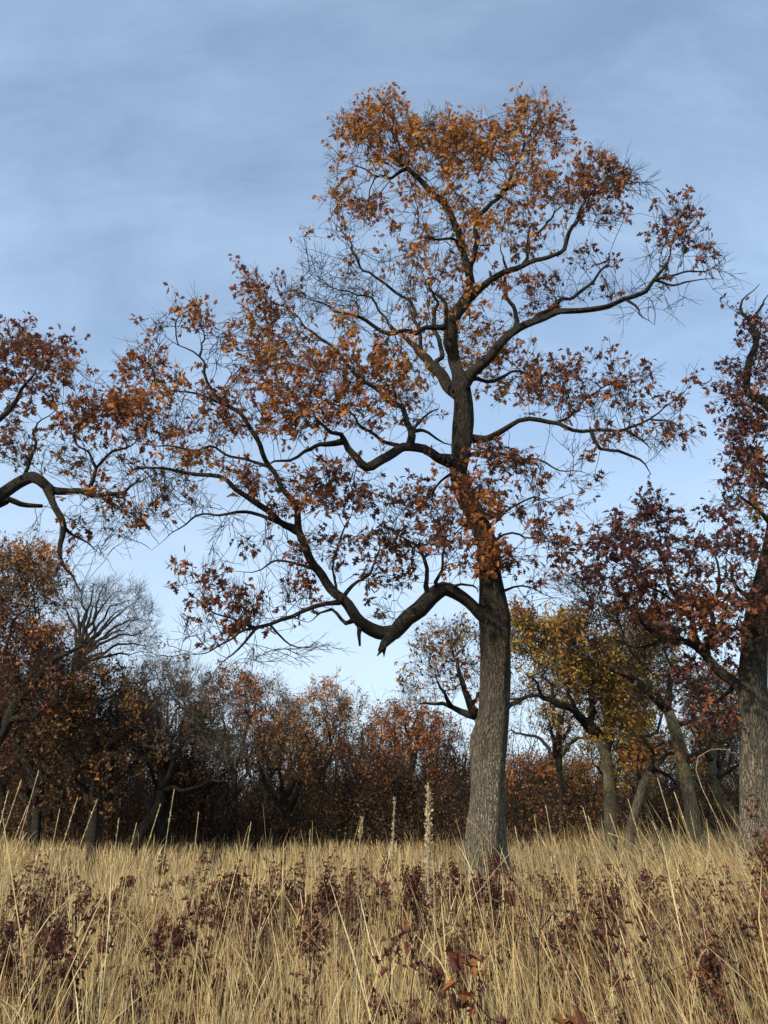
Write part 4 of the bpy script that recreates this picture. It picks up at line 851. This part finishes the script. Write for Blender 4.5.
def patch(px, D, sx, sD, n):
    for _ in range(n): spots.append((px + rng.normal() * sx, max(4.2, D + rng.normal() * sD)))
patch(290, 10, 75, 1.7, 56); patch(390, 9.3, 60, 1.8, 30); patch(110, 10.4, 55, 1.8, 22); patch(440, 10, 45, 2, 34); patch(560, 10, 50, 2.2, 42); patch(660, 10, 50, 2.4, 40)
patch(490, 6, 80, 1, 16); patch(640, 6, 70, 1, 14); patch(240, 6, 80, 1, 14); patch(60, 6, 40, .8, 8); patch(720, 8, 30, 1.2, 10); patch(400, 5, 160, .5, 10)
for px, D in spots:
    dup(PRE[rng.integers(0, 6)], gpos(px, D), rng.uniform(0, 6.28), rng.uniform(.72, 1.18))
for k, (px, D, h, nl, pals, ls, lab) in enumerate([
   (524, 3.1, .98, 60, ['red', 'maroon', 'red', 'russet'], .075, 'nearest seedling, russet and curled, at the bottom of the meadow right of centre'),
   (350, 6.0, .98, 90, ['wine', 'wine', 'dark'], .05, 'slim dark seedling with small curled leaves standing in near grass left of centre'),
   (598, 4.4, 1.0, 26, ['red', 'wine', 'maroon'], .06, 'small bright red seedling in near grass left of the tallest right-hand one'),
   (716, 7.0, 1.12, 130, ['wine', 'wine', 'dark'], .055, 'upright dark maroon seedling in near grass below the right-edge trunk'),
   (388, 3.6, .98, 50, ['wine', 'wine', 'dark'], .055, 'low maroon seedling in the nearest grass below the slim dark one'),
   (12, 4.4, 1.0, 60, ['wine', 'wine', 'dark'], .055, 'dark seedling at the lower left corner of the meadow'),
   (726, 12.5, 1.75, 260, ['maroon', 'russet'], .10, 'bushy chest-high dark red sapling left of the right-edge trunk'),
   (744, 10.5, 1.4, 180, ['russet', 'maroon'], .09, 'smaller red sapling directly in front of the right-edge trunk')]):
    seedling(400 + k, gpos(px, D), h, nl, pals, ls, 'oak_sapling', lab, 'shrub', None, 5 if D < 5 else 2)

# ------------------------------------------------------------------ dead stalks standing above the grass
def line_obj(name, pts, D, label, cat, mat, k=6, group=None):
    rows = []
    for (x, y, r) in pts: p, mm = unproj(x, y, D); rows.append([*p, r * mm * .6])
    ln = smooth_line(rows, .06); b = ln[0, :3].copy(); m = MB(); m.tube(ln[:, :3], ln[:, 3], k, 0, .05, np.random.default_rng(int(pts[0][0])))
    return tag(m.obj(name, [mat], None, b), label, cat, group)
def mullein(px, top, D, w, fz, lab, seed):
    rng = np.random.default_rng(seed)
    p1, mm = unproj(px, top, D); g = gpos(px - 3, D); r = empty('mullein_stalk', g, lab, 'dead plant')
    b = np.array(g); H = p1 - b; n = 26; H = H * 1.0; s = np.linspace(0, 1, n)
    P = H[None] * s[:, None] + np.stack([.012 * np.sin(5 * s + seed), 0 * s, 0 * s], 1)
    st = MB(); st.tube(P, np.where(s > fz, w * mm * .42, w * mm * .26) * (1.1 - .5 * s ** 3), 8, 0, .12, rng); st.obj('stalk', [M_DEAD], r)
    hd = MB(); q = 260; f = rng.uniform(fz, 1, q); c = H[None] * f[:, None] + np.stack([.012 * np.sin(5 * f + seed), 0 * f, 0 * f], 1)
    v = rand_dir(rng, q); v[:, 2] = np.abs(v[:, 2]) * .8; tap = np.clip((1 - f) * 9, .3, 1)[:, None]
    tint = np.clip(np.array([[.50, .39, .22]]) * rng.uniform(.6, 1.25, (q, 1)), 0, 1)
    hd.leaves(c + v * w * mm * .45 * tap, v + np.array([0, 0, .7]), rand_dir(rng, q), w * mm * 1.0 * rng.uniform(.5, 1.1, q), tint, DIAM, 0); hd.obj('seed_head', [M_GRASS], r)
mullein(362, 818, 8.5, 2.6, .86, 'short dead mullein stalk with a knobby pale tip, left of the other two', 1)
mullein(394, 797, 8.8, 2.3, .55, 'slender dead mullein spike standing between the short and the thick one', 2)
mullein(427, 786, 8.2, 4.6, .55, 'thickest pale dead mullein spike, nearest the tall centre trunk', 3)
rng = np.random.default_rng(91)
def stalk(px, top, D, lean, lab, group=None):
    p1, mm = unproj(px, top, D); g = gpos(px - lean, D); r = empty('grass_stalk', g, lab, 'grass stalk', group)
    b = np.array(g); H = p1 - b; s = np.linspace(0, 1, 12)
    P = np.stack([H[0] * s ** 1.5, H[1] * s, H[2] * s], 1); st = MB(); st.tube(P, np.linspace(.0022, .001, 12), 5, 0); st.obj('stem', [M_DEAD], r)
    q = 46; f = rng.uniform(.72, 1.02, q); c = np.stack([H[0] * f ** 1.5, H[1] * f, H[2] * f], 1)
    ax = np.array([H[0] * 1.5, H[1], H[2]]); ax /= np.linalg.norm(ax)
    tint = np.clip(np.array([[.52, .40, .21]]) * rng.uniform(.7, 1.2, (q, 1)), 0, 1)
    hd = MB(); hd.leaves(c, ax[None] + rand_dir(rng, q) * .22, rand_dir(rng, q), rng.uniform(.010, .020, q), tint, DIAM, 0); hf = np.linspace(.7, 1.03, 8); hd.tube(np.stack([H[0] * hf ** 1.5, H[1] * hf, H[2] * hf], 1), np.full(8, .0026), 4, 0); hd.t[-1][:] = (.5, .39, .2); hd.obj('seed_head', [M_GRASS], r)
GL = 'pale grass stalk with a feathery seed head rising above the meadow'
GG = 'tall seed-headed grass stalks above the meadow'
for px, top, D, lean in [(6, 800, 4.2, -14), (18, 790, 4.0, 10), (36, 780, 4.4, 1), (24, 815, 4, 14), (75, 806, 4.4, 9), (94, 808, 4.6, 20), (58, 818, 4.2, -18), (118, 826, 4.6, -22), (158, 812, 4.8, 18), (173, 797, 5, -6), (135, 830, 5, -3), (198, 818, 6, -12), (250, 828, 6, 2), (310, 834, 7, -5),
                         (547, 812, 5.5, -2), (585, 815, 5, -12), (630, 806, 5.5, -8), (660, 786, 5.0, -10), (677, 800, 5, -14), (590, 822, 6, -10), (516, 832, 6, -6), (535, 820, 7, 2), (655, 828, 5, -16), (612, 820, 5.5, -16)]:
    stalk(px, top, D, lean, GL, GG)
def bare_sapling(pts, D, sides, lab):
    rows = [[*unproj(x, y, D)[0], r] for x, y, r in pts]; ln = smooth_line(rows, .05); b = ln[0, :3].copy(); m = MB(); m.tube(ln[:, :3], ln[:, 3], 5, 0)
    for sd_ in sides: rr = [[*unproj(x, y, D)[0], r] for x, y, r in sd_]; l2 = smooth_line(rr, .05); m.tube(l2[:, :3], l2[:, 3], 4, 0)
    tag(m.obj('bare_sapling', [M_TWIG], None, b), lab, 'shrub')
bare_sapling([(540, 1010, .004), (538, 960, .0035), (540, 925, .003), (544, 898, .0015)], 3.6, [[(540, 930, .0025), (552, 915, .0018), (563, 905, .001)], [(538, 950, .002), (528, 935, .001)]], 'thin dark leafless sapling with a forked top above the near russet seedling')
bare_sapling([(652, 1020, .004), (650, 970, .0035), (654, 935, .003), (643, 920, .0015)], 3.8, [[(653, 938, .0025), (668, 925, .0018), (678, 914, .001)], [(650, 985, .002), (672, 970, .0015), (690, 962, .001)]], 'thin dark leafless sapling branching left and right, right of the small bright red seedling')
line_obj('bramble_stem', [(752, 905, 1.3), (735, 860, 1.2), (715, 815, 1.0), (702, 788, .9), (696, 770, .8), (698, 757, .7), (710, 750, .6), (728, 750, .5), (742, 760, .4)], 5.2, 'thin arching bramble cane curling over in front of the right-edge oak', 'bramble', M_DEAD)
line_obj('fallen_twig', [(608, 833, 1.3), (622, 838, 1.2), (636, 847, 1.2), (650, 854, 1.0), (668, 866, .8)], 6.0, 'pale dead twig lying slanted on top of the grass below the short leaning trunk', 'twig', M_DEAD)
line_obj('bent_stalk', [(462, 912, .9), (480, 890, .9), (500, 865, .8), (520, 842, .6)], 5.5, 'straw stalk bent up to the right across the foot of the tall centre trunk', 'grass stalk', M_DEAD)
line_obj('bent_stalk', [(518, 882, .9), (500, 855, .8), (480, 830, .7), (466, 818, .5)], 5.0, 'straw stalk bent up to the left across the foot of the tall centre trunk', 'grass stalk', M_DEAD)
